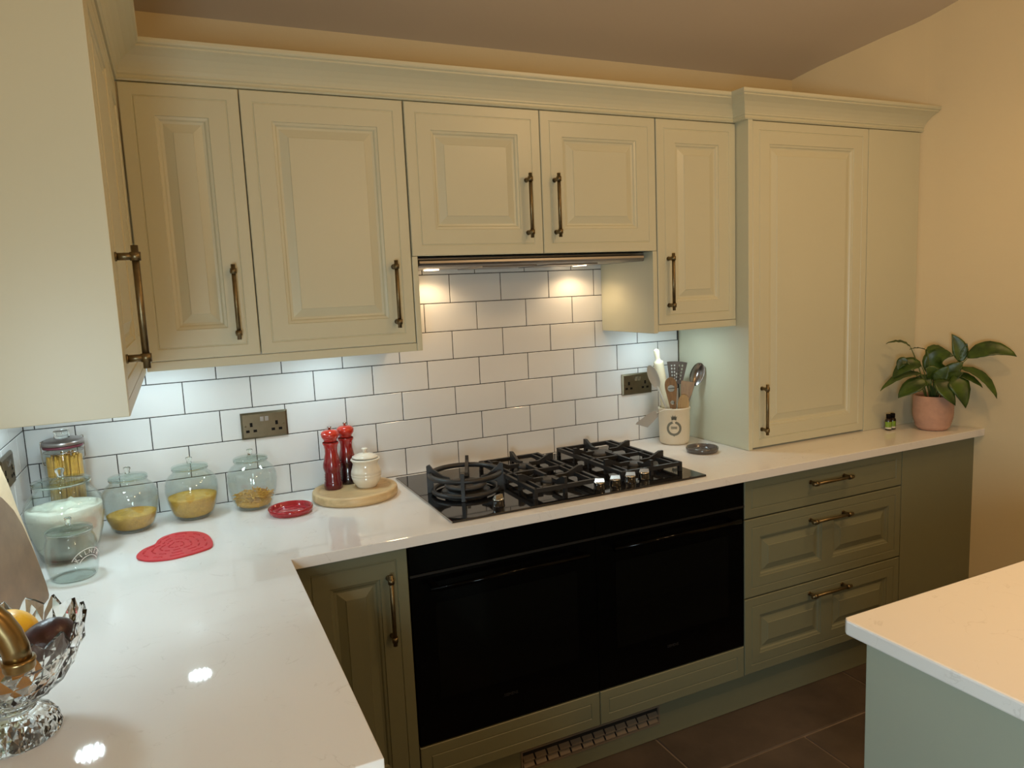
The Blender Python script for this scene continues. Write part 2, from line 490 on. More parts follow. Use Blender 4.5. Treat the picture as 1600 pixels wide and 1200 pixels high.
def front(x0, x1, z0, z1, y, t=.02, style='door'):
    mb = MB()
    # sides and back
    vs = [(x0, y + .002, z0), (x1, y + .002, z0), (x1, y + .002, z1), (x0, y + .002, z1), (x0, y + t, z0), (x1, y + t, z0), (x1, y + t, z1), (x0, y + t, z1)]
    mb.add(vs, [(1, 0, 4, 5), (2, 1, 5, 6), (3, 2, 6, 7), (0, 3, 7, 4), (4, 7, 6, 5)])
    if style == 'door': nested(mb, x0, x1, z0, z1, y, DOORP)
    elif style == 'plain': nested(mb, x0, x1, z0, z1, y, DOORP[:6])
    elif style == 'double':
        nested(mb, x0, x1, z0, z1, y, DOORP[:6], False)
        a = .035; m_ = .068; c = (x0 + x1) / 2; hs = .028
        X0, X1, Z0, Z1 = x0 + a, x1 - a, z0 + a, z1 - a
        def q(xa, xb, za, zb): mb.add([(xa, y, za), (xb, y, za), (xb, y, zb), (xa, y, zb)], [(0, 1, 2, 3)])
        q(X0, X1, Z0, z0 + m_); q(X0, X1, z1 - m_, Z1)
        q(X0, x0 + m_, z0 + m_, z1 - m_); q(x1 - m_, X1, z0 + m_, z1 - m_); q(c - hs, c + hs, z0 + m_, z1 - m_)
        pr = [(i - .079, d) for i, d in DOORP[6:]]
        nested(mb, x0 + m_, c - hs, z0 + m_, z1 - m_, y, pr); nested(mb, c + hs, x1 - m_, z0 + m_, z1 - m_, y, pr)
    return mb
def handle_mb(x, z0, z1, y, vertical=True, post=.030):
    """T-bar handle: bar, two posts with collars; y is the door face"""
    mb = MB(); yb = y - post
    if vertical:
        mb.cyl((x, yb, z0), (x, yb, z1), .0058, 14)
        for z in (z0 + .018, z1 - .018):
            mb.cyl((x, y + .0015, z), (x, yb - .001, z), .0062, 12)
            mb.cyl((x, yb, z - .007), (x, yb, z + .007), .0086, 14)
            mb.cyl((x, y + .001, z), (x, y - .003, z), .0078, 14)
    else:
        mb.cyl((z0, yb, x), (z1, yb, x), .0058, 14)
        for z in (z0 + .018, z1 - .018):
            mb.cyl((z, y + .0015, x), (z, yb - .001, x), .0062, 12)
            mb.cyl((z - .007, yb, x), (z + .007, yb, x), .0086, 14)
            mb.cyl((z, y + .001, x), (z, y - .003, x), .0078, 14)
    return mb
GAP = .0015
def wall_cab(x0, x1, z0, z1, doors, label, yf=-.35, name='wall_cabinet', extra=None):
    root = thing(name, ((x0 + x1) / 2, yf / 2, z0), label, 'cabinet')
    mb = MB(); mb.box(x0 + .001, x1 - .001, yf + .040, 0.0, z0 + .004, z1 - .002)
    local(mb, root).build('carcass', M['cab'], root)
    for (a, b, hx, hz0, hz1) in doors:
        d = local(front(a + GAP, b - GAP, z0, z1, yf), root).build('door', M['cab'], root)
        if hx is not None:
            h = local(handle_mb(hx, hz0, hz1, yf), root).build('handle', M['brass'], d)
            h['label'] = 'aged brass bar handle'
    return root
ZC0, ZC1 = 1.411, 2.126
wall_cab(.352, .643, ZC0, ZC1, [(.352, .643, .587, 1.457, 1.661)], 'narrow cream wall cabinet in the left corner, against the end-panel cabinet')
wall_cab(.643, 1.099, ZC0, ZC1, [(.643, 1.099, 1.041, 1.461, 1.661)], 'wide cream wall cabinet left of the extractor, above the glass jars')
wall_cab(1.101, 2.004, 1.673, ZC1, [(1.101, 1.5525, 1.497, 1.722, 1.924), (1.5525, 2.004, 1.600, 1.723, 1.926)], 'short two-door cream wall cabinet over the extractor hood', name='hood_cabinet')
wall_cab(2.004, 2.364, ZC0, ZC1, [(2.006, 2.364, 2.052, 1.460, 1.662)], 'narrow cream wall cabinet between the hood and the tall cupboard')

# light pelmets and end panels
def one(name, mb, m, label, cat, group=None, bevel=0, origin=None):
    if origin is None:
        xs = [v[0] for v in mb.v]; ys = [v[1] for v in mb.v]; zs = [v[2] for v in mb.v]
        origin = ((min(xs) + max(xs)) / 2, (min(ys) + max(ys)) / 2, min(zs))
    mb.shift(-origin[0], -origin[1], -origin[2])
    o = mb.build(name, m, bevel=bevel); o.location = origin
    return tag(o, label, cat, group)
mb = MB(); mb.box(.352, 1.0995, -.349, -.331, 1.385, 1.4095)
one('light_pelmet', mb, M['cab'], 'slim cream pelmet strip under the two left wall cabinets', 'pelmet', bevel=.0015)
mb = MB(); mb.box(1.1005, 1.118, -.350, -.002, 1.385, 1.672)
one('end_panel', mb, M['cab'], 'cream end panel closing the cabinets at the left of the hood', 'panel', bevel=.0015)
mb = MB(); mb.box(1.985, 2.0035, -.350, -.002, 1.380, 1.672)
one('end_panel', mb, M['cab'], 'cream end panel beside the right end of the hood', 'panel', bevel=.0015)
mb = MB(); mb.box(2.005, 2.364, -.349, -.331, 1.385, 1.4095)
one('light_pelmet', mb, M['cab'], 'short cream pelmet strip under the narrow cabinet by the tall cupboard', 'pelmet', bevel=.0015)

# left run wall cabinet, its end panel faces the camera
YE = -1.205
root = thing('wall_cabinet', (.16, YE / 2, 1.385), 'cream wall cabinet on the left wall, plain end panel towards the viewer', 'cabinet')
mb = MB(); mb.box(0.0, .328, YE + .02, -.36, 1.411, ZC1)
local(mb, root).build('carcass', M['cab'], root)
mb = MB(); mb.box(0.0, .3505, YE, YE + .0185, 1.388, 2.13)
local(mb, root).build('end_panel', M['cab'], root, bevel=.001)
def side_front(y0, y1, z0, z1, xf):
    mb = front(-y1, -y0, z0, z1, 0.0)
    mb.v = [(xf - y, -x, z) for (x, y, z) in mb.v]
    mb.v = [(a, b, c) for (a, b, c) in mb.v]
    mb.f = [f for f in mb.f]
    return mb
for (y0, y1, hy) in ((YE + .020, -.66, YE + .072), (-.657, -.352, None)):
    d = local(side_front(y0 + GAP, y1 - GAP, ZC0, ZC1, .3505), root).build('door', M['cab'], root)
    if hy is not None:
        hm = handle_mb(0, 1.457, 1.661, 0.0)
        hm.v = [(.3505 - y, hy + x, z) for (x, y, z) in hm.v]
        local(hm, root).build('handle', M['brass'], d)['label'] = 'aged brass bar handle'
mb = MB(); mb.box(.331, .3495, YE + .0195, -.352, 1.385, 1.4095)
local(mb, root).build('pelmet', M['cab'], root)

# tall cupboard standing on the worktop
XT0, YT = 2.3655, -.412
root = thing('tall_cupboard', (2.83, -.2, .91), 'tall cream cupboard standing on the worktop, one long panelled door', 'cupboard')
mb = MB(); mb.box(XT0, XT0 + .0205, YT - .002, 0.0, .9105, ZC1 + .004)
local(mb, root).build('side_panel', M['cab'], root, bevel=.0015)
mb = MB()
poly = [(XT0 + .021, 0), (XT0 + .021, YT + .022), (3.275, YT + .022), (3.20, -.30), (3.12, -.19), (3.0, -.04), (2.98, 0)]
mb.prism(poly[::-1][::-1], .9105, ZC1)
local(mb, root).build('carcass', M['cab'], root)
d = local(front(2.388, 2.985, .917, ZC1, YT), root).build('door', M['cab'], root)
local(handle_mb(2.432, .968, 1.162, YT), root).build('handle', M['brass'], d)['label'] = 'aged brass bar handle'
mb = MB(); mb.box(2.9875, 3.289, YT, YT + .018, .9105, ZC1)
local(mb, root).build('filler_panel', M['cab'], root, bevel=.001)

# cornice swept along the tops of the cabinets
prof = [(-.015, 2.128), (.004, 2.128), (.0075, 2.132), (.004, 2.137), (.004, 2.142), (.008, 2.145), (.008, 2.149), (.012, 2.158), (.020, 2.170),
        (.032, 2.183), (.046, 2.193), (.053, 2.197), (.056, 2.199), (.056, 2.203), (.062, 2.206), (.064, 2.210), (.064, 2.218), (-.015, 2.218)]
path = [(-.0, YE), (.3505, YE), (.3505, -.35), (2.352, -.35), (2.352, YT), (3.298, YT)]
def sweep(path, prof):
    n = len(path); m = len(prof); vs = []; fs = []
    for i, p in enumerate(path):
        p = Vector(p)
        d0 = (p - Vector(path[i - 1])).normalized() if i else None
        d1 = (Vector(path[i + 1]) - p).normalized() if i < n - 1 else None
        n0 = Vector((d0.y, -d0.x)) if d0 else None
        n1 = Vector((d1.y, -d1.x)) if d1 else None
        if n0 is None: mv = n1
        elif n1 is None: mv = n0
        else:
            b = (n0 + n1).normalized(); mv = b / b.dot(n0)
        if i == n - 1: mv = Vector((.41, -1.0))
        for (d, z) in prof: vs.append((p.x + mv.x * d, p.y + mv.y * d, z))
    for i in range(n - 1):
        for j in range(m):
            fs.append((i * m + j, (i + 1) * m + j, (i + 1) * m + (j + 1) % m, i * m + (j + 1) % m))
    fs.append(tuple(range(m))); fs.append(tuple(reversed(range((n - 1) * m, n * m))))
    return MB().add(vs, fs)
one('cornice', sweep(path, prof), M['cab'], 'cream moulded cornice running along the tops of the cabinets', 'cornice', origin=(1.6, -.35, 2.128))
# dust boards close the cabinet tops behind the cornice
# ------------------------------------------------------------------ worktop
mb = MB()
poly = [(0, 0), (0, -1.545), (.640, -1.545), (.640, -.655), (3.400, -.655), (3.296, -.415), (3.21, -.30), (3.12, -.19), (3.0, -.04), (2.98, 0)]
mb.prism(poly[::-1][::-1], .880, .910)
o = one('worktop', mb, M['quartz'], 'white veined quartz L-shaped worktop along both walls', 'worktop', bevel=.0018, origin=(0.64, -.655, .88))

# ------------------------------------------------------------------ base units
YB = -.62
root = thing('base_cabinet', (.80, -.3, 0), 'dark sage base cabinet in the inner corner left of the ovens, one panelled door', 'cabinet')
mb = MB(); mb.box(.64, .949, YB + .022, -.02, .155, .878)
local(mb, root).build('carcass', M['base'], root)
d = local(front(.655, .949, .157, .873, YB), root).build('door', M['base'], root)
local(handle_mb(.893, .610, .812, YB), root).build('handle', M['brass'], d)['label'] = 'aged brass bar handle'
mb = MB(); mb.box(.6415, .654, YB, YB + .02, .157, .873)
local(mb, root).build('corner_post', M['base'], root)

root = thing('base_cabinet', (.3, -1.1, 0), 'dark sage base cabinet under the left arm of the worktop', 'cabinet')
mb = MB(); mb.box(.02, .60, -1.54, -.56, .155, .878)
local(mb, root).build('carcass', M['base'], root)
d = local(side_front(-1.535, -.90, .157, .873, .6245), root).build('door', M['base'], root)
d = local(side_front(-.897, -.625, .157, .873, .6245), root).build('door', M['base'], root)

# oven housing with two small drawer fronts
root = thing('oven_housing', (1.553, -.3, 0), 'dark sage oven housing, its two low drawer fronts under the black ovens', 'cabinet')
mb = MB(); mb.box(.951, .9525, YB + .022, -.02, .155, .878); mb.box(2.1515, 2.153, YB + .022, -.02, .155, .878); mb.box(.951, 2.153, YB + .03, -.02, .155, .268)
local(mb, root).build('carcass', M['base'], root)
local(front(.952, 1.5515, .155, .268, YB, style='plain'), root).build('drawer_front', M['base'], root)
local(front(1.5545, 2.1515, .155, .268, YB, style='plain'), root).build('drawer_front', M['base'], root)

# drawer unit
root = thing('drawer_unit', (2.55, -.3, 0), 'dark sage three-drawer unit right of the ovens', 'cabinet')
mb = MB(); mb.box(2.1545, 2.951, YB + .022, -.02, .155, .878)
local(mb, root).build('carcass', M['base'], root)
for (z0, z1, st, hz) in ((.734, .873, 'plain', .820), (.444, .729, 'double', .678), (.157, .439, 'double', .396)):
    d = local(front(2.1555, 2.950, z0, z1, YB, style=st), root).build('drawer', M['base'], root)
    local(handle_mb(hz, 2.446, 2.650, YB, False), root).build('handle', M['brass'], d)['label'] = 'aged brass bar handle'
mb = MB(); mb.prism([(2.9525, YB), (3.389, YB), (3.380, YB + .02), (2.9525, YB + .02)], .155, .879)
one('end_panel', mb, M['base'], 'plain dark sage panel between the drawer unit and the right wall', 'panel', bevel=.001)

# plinth with vent grille
root = thing('plinth', (2.0, -.57, 0), 'dark sage plinth along the floor below the ovens and drawers', 'plinth')
mb = MB()
mb.box(.60, 1.285, -.575, -.56, .002, .150); mb.box(1.815, 3.366, -.575, -.56, .002, .150)
mb.box(1.285, 1.815, -.575, -.56, .002, .055); mb.box(1.285, 1.815, -.575, -.56, .122, .150)
local(mb, root).build('board', M['base'], root)
mb = MB(); mb.box(1.285, 1.815, -.5662, -.562, .055, .122)
local(mb, root).build('backing', M['dark'], root)
vg = MB(); vg.box(1.285, 1.815, -.578, -.5695, .118, .124); vg.box(1.285, 1.815, -.578, -.5695, .054, .060); vg.box(1.285, 1.291, -.578, -.5695, .06, .118); vg.box(1.809, 1.815, -.578, -.5695, .06, .118)
gr = local(vg, root).build('vent_frame', M['vent'], root)
for i in range(12):
    x = 1.295 + i * .0432
    for (za, zb) in ((.062, .077), (.084, .098)):
        m1 = MB()
        m1.add([(x, -.5665, zb), (x + .037, -.5665, zb), (x + .037, -.5785, za + .004), (x, -.5785, za + .004), (x, -.5665, zb - .003), (x + .037, -.5665, zb - .003), (x + .037, -.5785, za), (x, -.5785, za)],
               [(0, 1, 2, 3), (7, 6, 5, 4), (3, 2, 6, 7), (0, 3, 7, 4), (1, 0, 4, 5), (2, 1, 5, 6)])
        local(m1, root).build('slat', M['vent'], gr)

# ------------------------------------------------------------------ ovens
def oven(x0, label):
    x1 = x0 + .5988; c = (x0 + x1) / 2
    root = thing('built_in_oven', (c, -.35, .27), label, 'oven', 'pair of built-in ovens')
    mb = MB(); mb.box(x0 + .01, x1 - .01, YB + .02, -.06, .273, .868)
    local(mb, root).build('casing', M['dark'], root)
    mb = MB(); mb.bbox(x0, x1, YB, YB + .019, .786, .872, .0015)
    local(mb, root).build('control_panel', M['oven'], root)
    mb = MB(); mb.bbox(x0, x1, YB, YB + .019, .272, .778, .0015)
    d = local(mb, root).build('door', M['oven'], root)
    mb = MB(); mb.box(x0 + .07, x1 - .07, YB - .0006, YB + .0005, .40, .69)
    local(mb, root).build('window', M['ovwin'], d)
    mb = MB(); mb.box(x0, x1, YB - .002, YB + .012, .7785, .7855)
    local(mb, root).build('trim', M['ovtrim'], root)
    mb = MB(); mb.tube([(x0 + .045, -.655, .747), (x1 - .045, -.655, .747)], .0075, 14)
    for hx in (x0 + .065, x1 - .065): mb.box(hx - .008, hx + .008, -.655, YB + .001, .741, .753)
    local(mb, root).build('handle', M['oven'], d)
    vs, fs = text_mesh('SIEMENS', .0125)
    mb = MB().add([(c - .01 + a, YB - .0005 - z, .354 + b) for (a, b, z) in vs], fs)
    local(mb, root).build('lettering', M['logo'], d)
oven(.9535, 'left black glass built-in oven, beside the corner base cabinet')
oven(1.5528, 'right black glass built-in oven, beside the drawer unit')

# ------------------------------------------------------------------ extractor
root = thing('extractor_hood', (1.55, -.17, 1.635), 'slim dark steel extractor hood under the short wall cabinets', 'hood')
mb = MB(); mb.bbox(1.1195, 1.984, -.300, -.02, 1.640, 1.671, .003)
local(mb, root).build('body', M['steel'], root)
mb = MB()
pv = [(-.300, 1.642), (-.318, 1.640), (-.330, 1.644), (-.336, 1.651), (-.334, 1.658), (-.322, 1.663), (-.300, 1.664)]
vs = [(x, y, z) for x in (1.128, 1.958) for (y, z) in pv]; k = len(pv)
mb.add(vs, [(i, i + 1, k + i + 1, k + i) for i in range(k - 1)] + [tuple(range(k))[::-1], tuple(range(k, 2 * k)), (k - 1, 0, k, 2 * k - 1)])
local(mb, root).build('visor', M['steel'], root)
for fx in (1.36, 1.60):
    mb = MB(); mb.box(fx, fx + .20, -.28, -.05, 1.636, 1.6405)
    local(mb, root).build('filter', M['steel'], root)
for lx in (1.25, 1.84):
    mb = MB(); mb.lathe([(0, 0), (.026, 0), (.026, .004), (0, .004)][::-1], lx, -.085, 1.6365, 20)
    local(mb, root).build('lamp', M['lamp'], root)

# under-cabinet puck lights
for i, (lx, ly, lb) in enumerate(((.40, -.175, 'round led puck under the narrow left corner cabinet'), (.86, -.175, 'round led puck under the wide cabinet left of the hood'),
                  (2.15, -.175, 'round led puck under the narrow cabinet by the tall cupboard'), (.13, -.46, 'round led puck under the left wall cabinet near the corner'),
                  (.13, -.95, 'round led puck under the left wall cabinet near its end panel'))):
    root = thing('puck_lamp', (lx, ly, 1.40), lb, 'lamp', 'puck lamps under the wall cabinets')
    mb = MB(); mb.lathe([(0, -.0085), (.036, -.0085), (.037, -.010), (.040, -.010), (.041, -.006), (.041, .013), (0, .013)], 0, 0, 0, 24)
    mb.build('housing', M['plastic'], root)
    mb = MB()
    for a in range(-2, 3):
        for b in range(-2, 3):
            if a * a + b * b < 6:
                q_ = [(a * .013 - .003, b * .013 - .003), (a * .013 - .003, b * .013 + .003), (a * .013 + .003, b * .013 + .003), (a * .013 + .003, b * .013 - .003)]
                mb.add([(u_, v_, -.0105) for u_, v_ in q_], [(0, 1, 2, 3)])
    mb.build('led_grid', M['led2' if lx < .2 else 'led'], root)['kind'] = 'stuff'

# ------------------------------------------------------------------ hob
HX0, HX1, HY0, HY1 = 1.090, 1.997, -.612, -.038
root = thing('gas_hob', ((HX0 + HX1) / 2, -.33, .9102), 'five-burner black glass gas hob set on the worktop', 'hob')
mb = MB(); mb.bbox(HX0, HX1, HY0, HY1, .9102, .9165, .0012)
local(mb, root).build('glass', M['hob'], root)
mb = MB(); mb.box(HX0 - .0015, HX0, HY0, HY1, .9102, .9155); mb.box(HX0, HX1, HY1, HY1 + .0015, .9102, .9155)
local(mb, root).build('edge_trim', M['chrome'], root)
GZ = .9165
def bar(mb, p, q, w=.0110, z0=.935, z1=.948):
    p = Vector(p); q = Vector(q); d = (q - p).normalized(); n = Vector((-d.y, d.x)) * w / 2
    c = [p + n, p - n, q - n, q + n]
    vs = [(v.x, v.y, z0) for v in c] + [(v.x, v.y, z1) for v in c]
    mb.add(vs, [(3, 2, 1, 0), (4, 5, 6, 7), (0, 1, 5, 4), (1, 2, 6, 5), (2, 3, 7, 6), (3, 0, 4, 7)])
def ear(mb, p, q, z0=.935, h=.034, w=.0105, low=.014):
    """finger whose outer end rises into a triangular ear; p outer, q inner"""
    p = Vector(p); q = Vector(q); d = (q - p); n = Vector((-d.y, d.x)).normalized() * w / 2
    pr = [(0, z0 - .018), (0, z0 + h), (.16, z0 + h), (.62, z0 + low), (1, z0 + low), (1, z0), (.22, z0), (.14, z0 - .018)]
    k = len(pr)
    vs = [((p + d * t + n).x, (p + d * t + n).y, z) for t, z in pr] + [((p + d * t - n).x, (p + d * t - n).y, z) for t, z in pr]
    mb.add(vs, [tuple(range(k)), tuple(reversed(range(k, 2 * k)))] + [(i, k + i, k + (i + 1) % k, (i + 1) % k) for i in range(k)])
def grate(x0, x1, y0, y1, burners):
    mb = MB(); ym = (burners[0][1] + burners[1][1]) / 2; xm = (x0 + x1) / 2
    for (a, b) in (((x0, y0), (x1, y0)), ((x0, y1), (x1, y1)), ((x0, y0), (x0, y1)), ((x1, y0), (x1, y1)), ((x0, ym), (x1, ym))): bar(mb, a, b)
    for xx in (x0 + .026, x1 - .026): bar(mb, (xx, y0), (xx, y1), .007)
    for (bx, by, br) in burners:
        ya = y0 if by < ym else ym; yb = ym if by < ym else y1
        for (p, q) in (((x0 - .004, by), (bx - br, by)), ((x1 + .004, by), (bx + br, by)), ((bx, ya), (bx, by - br)), ((bx, yb), (bx, by + br))):
            ear(mb, p, q, h=.034 if abs(p[0] - bx) > .02 or p[1] in (y0, y1) else .014)
    for (fx, fy) in ((x0, y0), (x1, y0), (x0, y1), (x1, y1), (x0, ym), (x1, ym)):
        mb.box(fx - .006, fx + .006, fy - .006, fy + .006, GZ, .948)
    return mb
B2, B3, B4, B5 = (1.508, -.222), (1.497, -.432), (1.838, -.208), (1.843, -.418)
for (gx0, gx1, gy0, gy1, bs) in ((1.388, 1.618, -.545, -.110, [(*B3, .026), (*B2, .022)]), (1.722, 1.958, -.520, -.085, [(*B5, .024), (*B4, .034)])):
    local(grate(gx0, gx1, gy0, gy1, bs), root).build('pan_support', M['iron'], root)
for (bx, by), r in ((B2, .027), (B3, .033), (B4, .042), (B5, .030)):
    mb = MB(); mb.lathe([(0, .004), (r * 1.35, .004), (r * 1.45, .008), (r * 1.40, .012), (r * 1.1, .013), (r * 1.05, .018), (0, .018)], bx, by, GZ - .004, 32)
    b_ = local(mb, root).build('burner', M['burner'], root)
    mb = MB(); mb.lathe([(r, 0), (r * 1.02, .004), (r * .97, .010), (r * .8, .0125), (0, .0125)], bx, by, GZ + .0142, 32)
    local(mb, root).build('cap', M['cap'], b_)
# wok burner
WX, WY = 1.236, -.345
mb = MB()
mb.torus((WX, WY, .927), .105, .0075, 56, 10)
mb.torus((WX, WY, .978), .113, .0085, 64, 12)
for k in range(4):
    a = PI / 4 + k * PI / 2 + .35
    ca, sa = math.cos(a), math.sin(a)
    n = Vector((-sa, ca)) * .0055
    pr = [(.114, .918), (.124, .918), (.124, 1.006), (.114, 1.010), (.104, .996), (.072, .972), (.052, .966), (.046, .956), (.054, .944), (.090, .950), (.103, .950), (.104, .918)]
    k_ = len(pr)
    vs = [(WX + r * ca + n.x, WY + r * sa + n.y, z) for r, z in pr] + [(WX + r * ca - n.x, WY + r * sa - n.y, z) for r, z in pr]
    mb.add(vs, [tuple(range(k_)), tuple(reversed(range(k_, 2 * k_)))] + [(i, k_ + i, k_ + (i + 1) % k_, (i + 1) % k_) for i in range(k_)])
    mb.box(WX + .105 * ca - .007, WX + .105 * ca + .007, WY + .105 * sa - .007, WY + .105 * sa + .007, GZ, .932)
local(mb, root).build('wok_support', M['iron'], root)
mb = MB(); mb.lathe([(0, .0), (.078, .0), (.080, .006), (.074, .010), (.062, .011), (.060, .020), (.050, .021), (.048, .012), (0, .012)], WX, WY, GZ, 40)
b_ = local(mb, root).build('burner', M['burner'], root)
mb = MB(); mb.lathe([(.046, .0), (.067, .0), (.069, .004), (.064, .009), (.048, .010), (.046, .004)], WX, WY, GZ + .0205, 40, close=True)
mb.lathe([(0, .0), (.026, .0), (.027, .004), (.022, .010), (0, .011)], WX, WY, GZ + .016, 28)
local(mb, root).build('cap', M['cap'], b_)
# control knobs
for i, (kx, ky) in enumerate(((1.262, -.548), (1.610, -.560), (1.672, -.556), (1.736, -.548), (1.797, -.538))):
    mb = MB(); mb.lathe([(0, 0), (.0195, 0), (.0195, .002), (.0180, .003), (.0175, .017), (.0165, .0185), (0, .0185)], kx, ky, GZ, 28)
    k_ = local(mb, root).build('knob', M['hob'], root)
    a = -.5 + (.9 if i == 0 else 0)
    mb = MB()
    ca, sa = math.cos(a), math.sin(a)
    mb.lathe([(0, 0), (.0175, 0), (.0178, .003), (.016, .005), (0, .005)], kx, ky, GZ + .0185, 28)
    vs = []
    for (u, v_, z) in ((-.0165, -.0055, .005), (.0165, -.0055, .005), (.0165, .0055, .005), (-.0165, .0055, .005), (-.013, -.0035, .016), (.015, -.0035, .016), (.015, .0035, .016), (-.013, .0035, .016)):
        vs.append((kx + u * ca - v_ * sa, ky + u * sa + v_ * ca, GZ + .0185 + z))
    mb.add(vs, [(0, 3, 2, 1), (4, 5, 6, 7), (0, 1, 5, 4), (1, 2, 6, 5), (2, 3, 7, 6), (3, 0, 4, 7)])
    local(mb, root).build('grip', M['chrome'], k_)['label'] = 'polished steel grip'

# ------------------------------------------------------------------ island
mb = MB()
mb.prism([(1.533, -1.566), (1.533, -2.75), (3.05, -2.75), (3.05, -1.556), (1.543, -1.556)], .880, .910)
one('island_worktop', mb, M['quartz'], 'pale quartz island top in the right foreground', 'worktop', bevel=.004)
root = thing('island_cabinet', (2.3, -2.15, 0), 'sage island cabinet in the right foreground, plain end panel', 'cabinet')
mb = MB(); mb.box(1.563, 3.02, -2.70, -1.588, .10, .8795)
local(mb, root).build('body', M['island'], root, bevel=.002)
mb = MB(); mb.box(1.562, 3.02, -2.68, -1.60, .0012, .0995)
local(mb, root).build('plinth', M['island'], root)

# ------------------------------------------------------------------ sockets
def socket(origin, rotz, label):
    root = thing('double_socket', origin, label, 'socket')
    root.rotation_euler = (0, 0, rotz)
    mb = MB()   # local: x along wall, y=0 wall face, front -y, z up; centred
    mb.add([(-.0735, 0, -.0435), (.0735, 0, -.0435), (.0735, 0, .0435), (-.0735, 0, .0435), (-.0735, -.004, -.0435), (.0735, -.004, -.0435), (.0735, -.004, .0435), (-.0735, -.004, .0435),
            (-.0675, -.008, -.0375), (.0675, -.008, -.0375), (.0675, -.008, .0375), (-.0675, -.008, .0375)],
           [(0, 1, 5, 4), (1, 2, 6, 5), (2, 3, 7, 6), (3, 0, 4, 7), (4, 5, 9, 8), (5, 6, 10, 9), (6, 7, 11, 10), (7, 4, 8, 11), (8, 9, 10, 11)])
    mb.build('plate', M['plate'], root)
    for s in (-1, 1):
        cx = s * .040 - .002
        mb = MB()
        mb.box(cx - .0042, cx + .0042, -.0088, -.0075, -.003, .0105)
        mb.box(cx - .0175, cx - .0065, -.0088, -.0075, -.0215, -.0130)
        mb.box(cx + .0055, cx + .0165, -.0088, -.0075, -.0215, -.0130)
        o = mb.build('pin_holes', M['socket_black'], root)
        mb = MB(); rx = s * .0075
        mb.add([(rx - .0055, -.008, .013), (rx + .0055, -.008, .013), (rx + .0055, -.008, .029), (rx - .0055, -.008, .029), (rx - .0055, -.0095, .013), (rx + .0055, -.0095, .013), (rx + .0055, -.0135, .029), (rx - .0055, -.0135, .029)],
               [(0, 1, 5, 4), (1, 2, 6, 5), (2, 3, 7, 6), (3, 0, 4, 7), (4, 5, 6, 7)])
        mb.build('rocker', M['chrome'], root)
        mb = MB(); mb.lathe([(.003, 0), (.003, .0008), (0, .001)], 0, 0, 0, 10)
        mb.v = [(s * .060 + x, -.008 - z, .0 + y) for x, y, z in mb.v]
        mb.build('screw', M['brass'], root)
socket((.668, -.0005, 1.1535), 0, 'antique brass double socket on the tiles above the glass jars')
socket((2.1445, -.0005, 1.150), 0, 'antique brass double socket on the tiles behind the utensil crock')
socket((.0005, -.290, 1.153), PI / 2, 'antique brass double socket on the left wall above the chopping boards')

# ------------------------------------------------------------------ glass jars
ZW = .9102
def jar(cx, cy, outer, t, lidr, lidz, knobr, knobh, label, group, logo=None):
    root = thing('glass_jar', (cx, cy, ZW), label, 'jar', group)
    inner = [(max(r - t, 0), z + (t if i == 0 else 0)) for i, (r, z) in enumerate(outer)]
    inner[0] = (outer[0][0] - t, .006)
    pr = [(0, 0)] + outer + inner[::-1] + [(0, .006)]
    mb = MB(); mb.lathe(pr, 0, 0, 0, 56)
    mb.build('body', M['jar'], root)
    # thick glass foot
    mb = MB(); r0 = outer[0][0]
    mb.torus((0, 0, .0035), r0 - .001, .0026, 56, 8)
    mb.build('base', M['glass'], root)
    mb = MB()
    mb.lathe([(0, lidz - .004), (lidr - .007, lidz - .004), (lidr - .005, lidz), (lidr - .001, lidz + .0005), (lidr, lidz + .003), (lidr - .002, lidz + .006), (lidr * .75, lidz + .009), (knobr + .004, lidz + .0125), (knobr * .8, lidz + .014), (0, lidz + .014)], 0, 0, 0, 48)
    l_ = mb.build('lid', M['lidglass'], root)
    mb = MB()
    z0 = lidz + .0142
    mb.lathe([(0, z0), (knobr * .72, z0), (knobr * .66, z0 + knobh * .35), (knobr, z0 + knobh * .7), (knobr * .95, z0 + knobh * .93), (knobr * .6, z0 + knobh), (0, z0 + knobh)], 0, 0, 0, 24)
    mb.build('knob', M['glass'], l_)
    # moulded collar under the lid
    rn = outer[-1][0]
    mb = MB(); mb.torus((0, 0, outer[-1][1] - .002), rn - .0005, .0022, 48, 8)
    mb.build('rim', M['glass'], root)
    if logo:
        rr, zz, ang, sc = logo
        mb = MB()
        R_ = .034 * sc
        letters = 'KILNER'
        def wrap(u, v_, d=0):
            a = ang + u / rr
            return ((rr + .0006 + d) * math.cos(a), (rr + .0006 + d) * math.sin(a), zz + v_)
        for i, ch in enumerate(letters):
            th = math.radians(90 + 52 - i * 104 / 5)
            vs, fs = text_mesh(ch, .0145 * sc, .0001, 1)
            ro = th - PI / 2
            out = []
            for (a, b, z) in vs:
                u = R_ * math.cos(th) + a * math.cos(ro) - b * math.sin(ro)
                v_ = (R_ * math.sin(th) - .026 * sc) + a * math.sin(ro) + b * math.cos(ro)
                out.append(wrap(u, v_, z + .0002))
            mb.add(out, fs)
        for Rr in (R_ - .0085 * sc, R_ + .0085 * sc):
            pts = []
            for k in range(25):
                th = math.radians(28 + 124 * k / 24)
                pts.append(wrap(Rr * math.cos(th), Rr * math.sin(th) - .026 * sc))
            mb.tube(pts, .0009 * sc, 6)
        mb.build('lettering', M['etched'], root)
    return root
J1 = [(.046, .0), (.052, .004), (.058, .015), (.066, .035), (.0725, .062), (.0755, .088), (.0745, .108), (.069, .124), (.060, .135), (.0525, .141), (.0495, .146), (.0505, .152), (.0505, .155)]
GJ = 'round glass jars with knob lids'
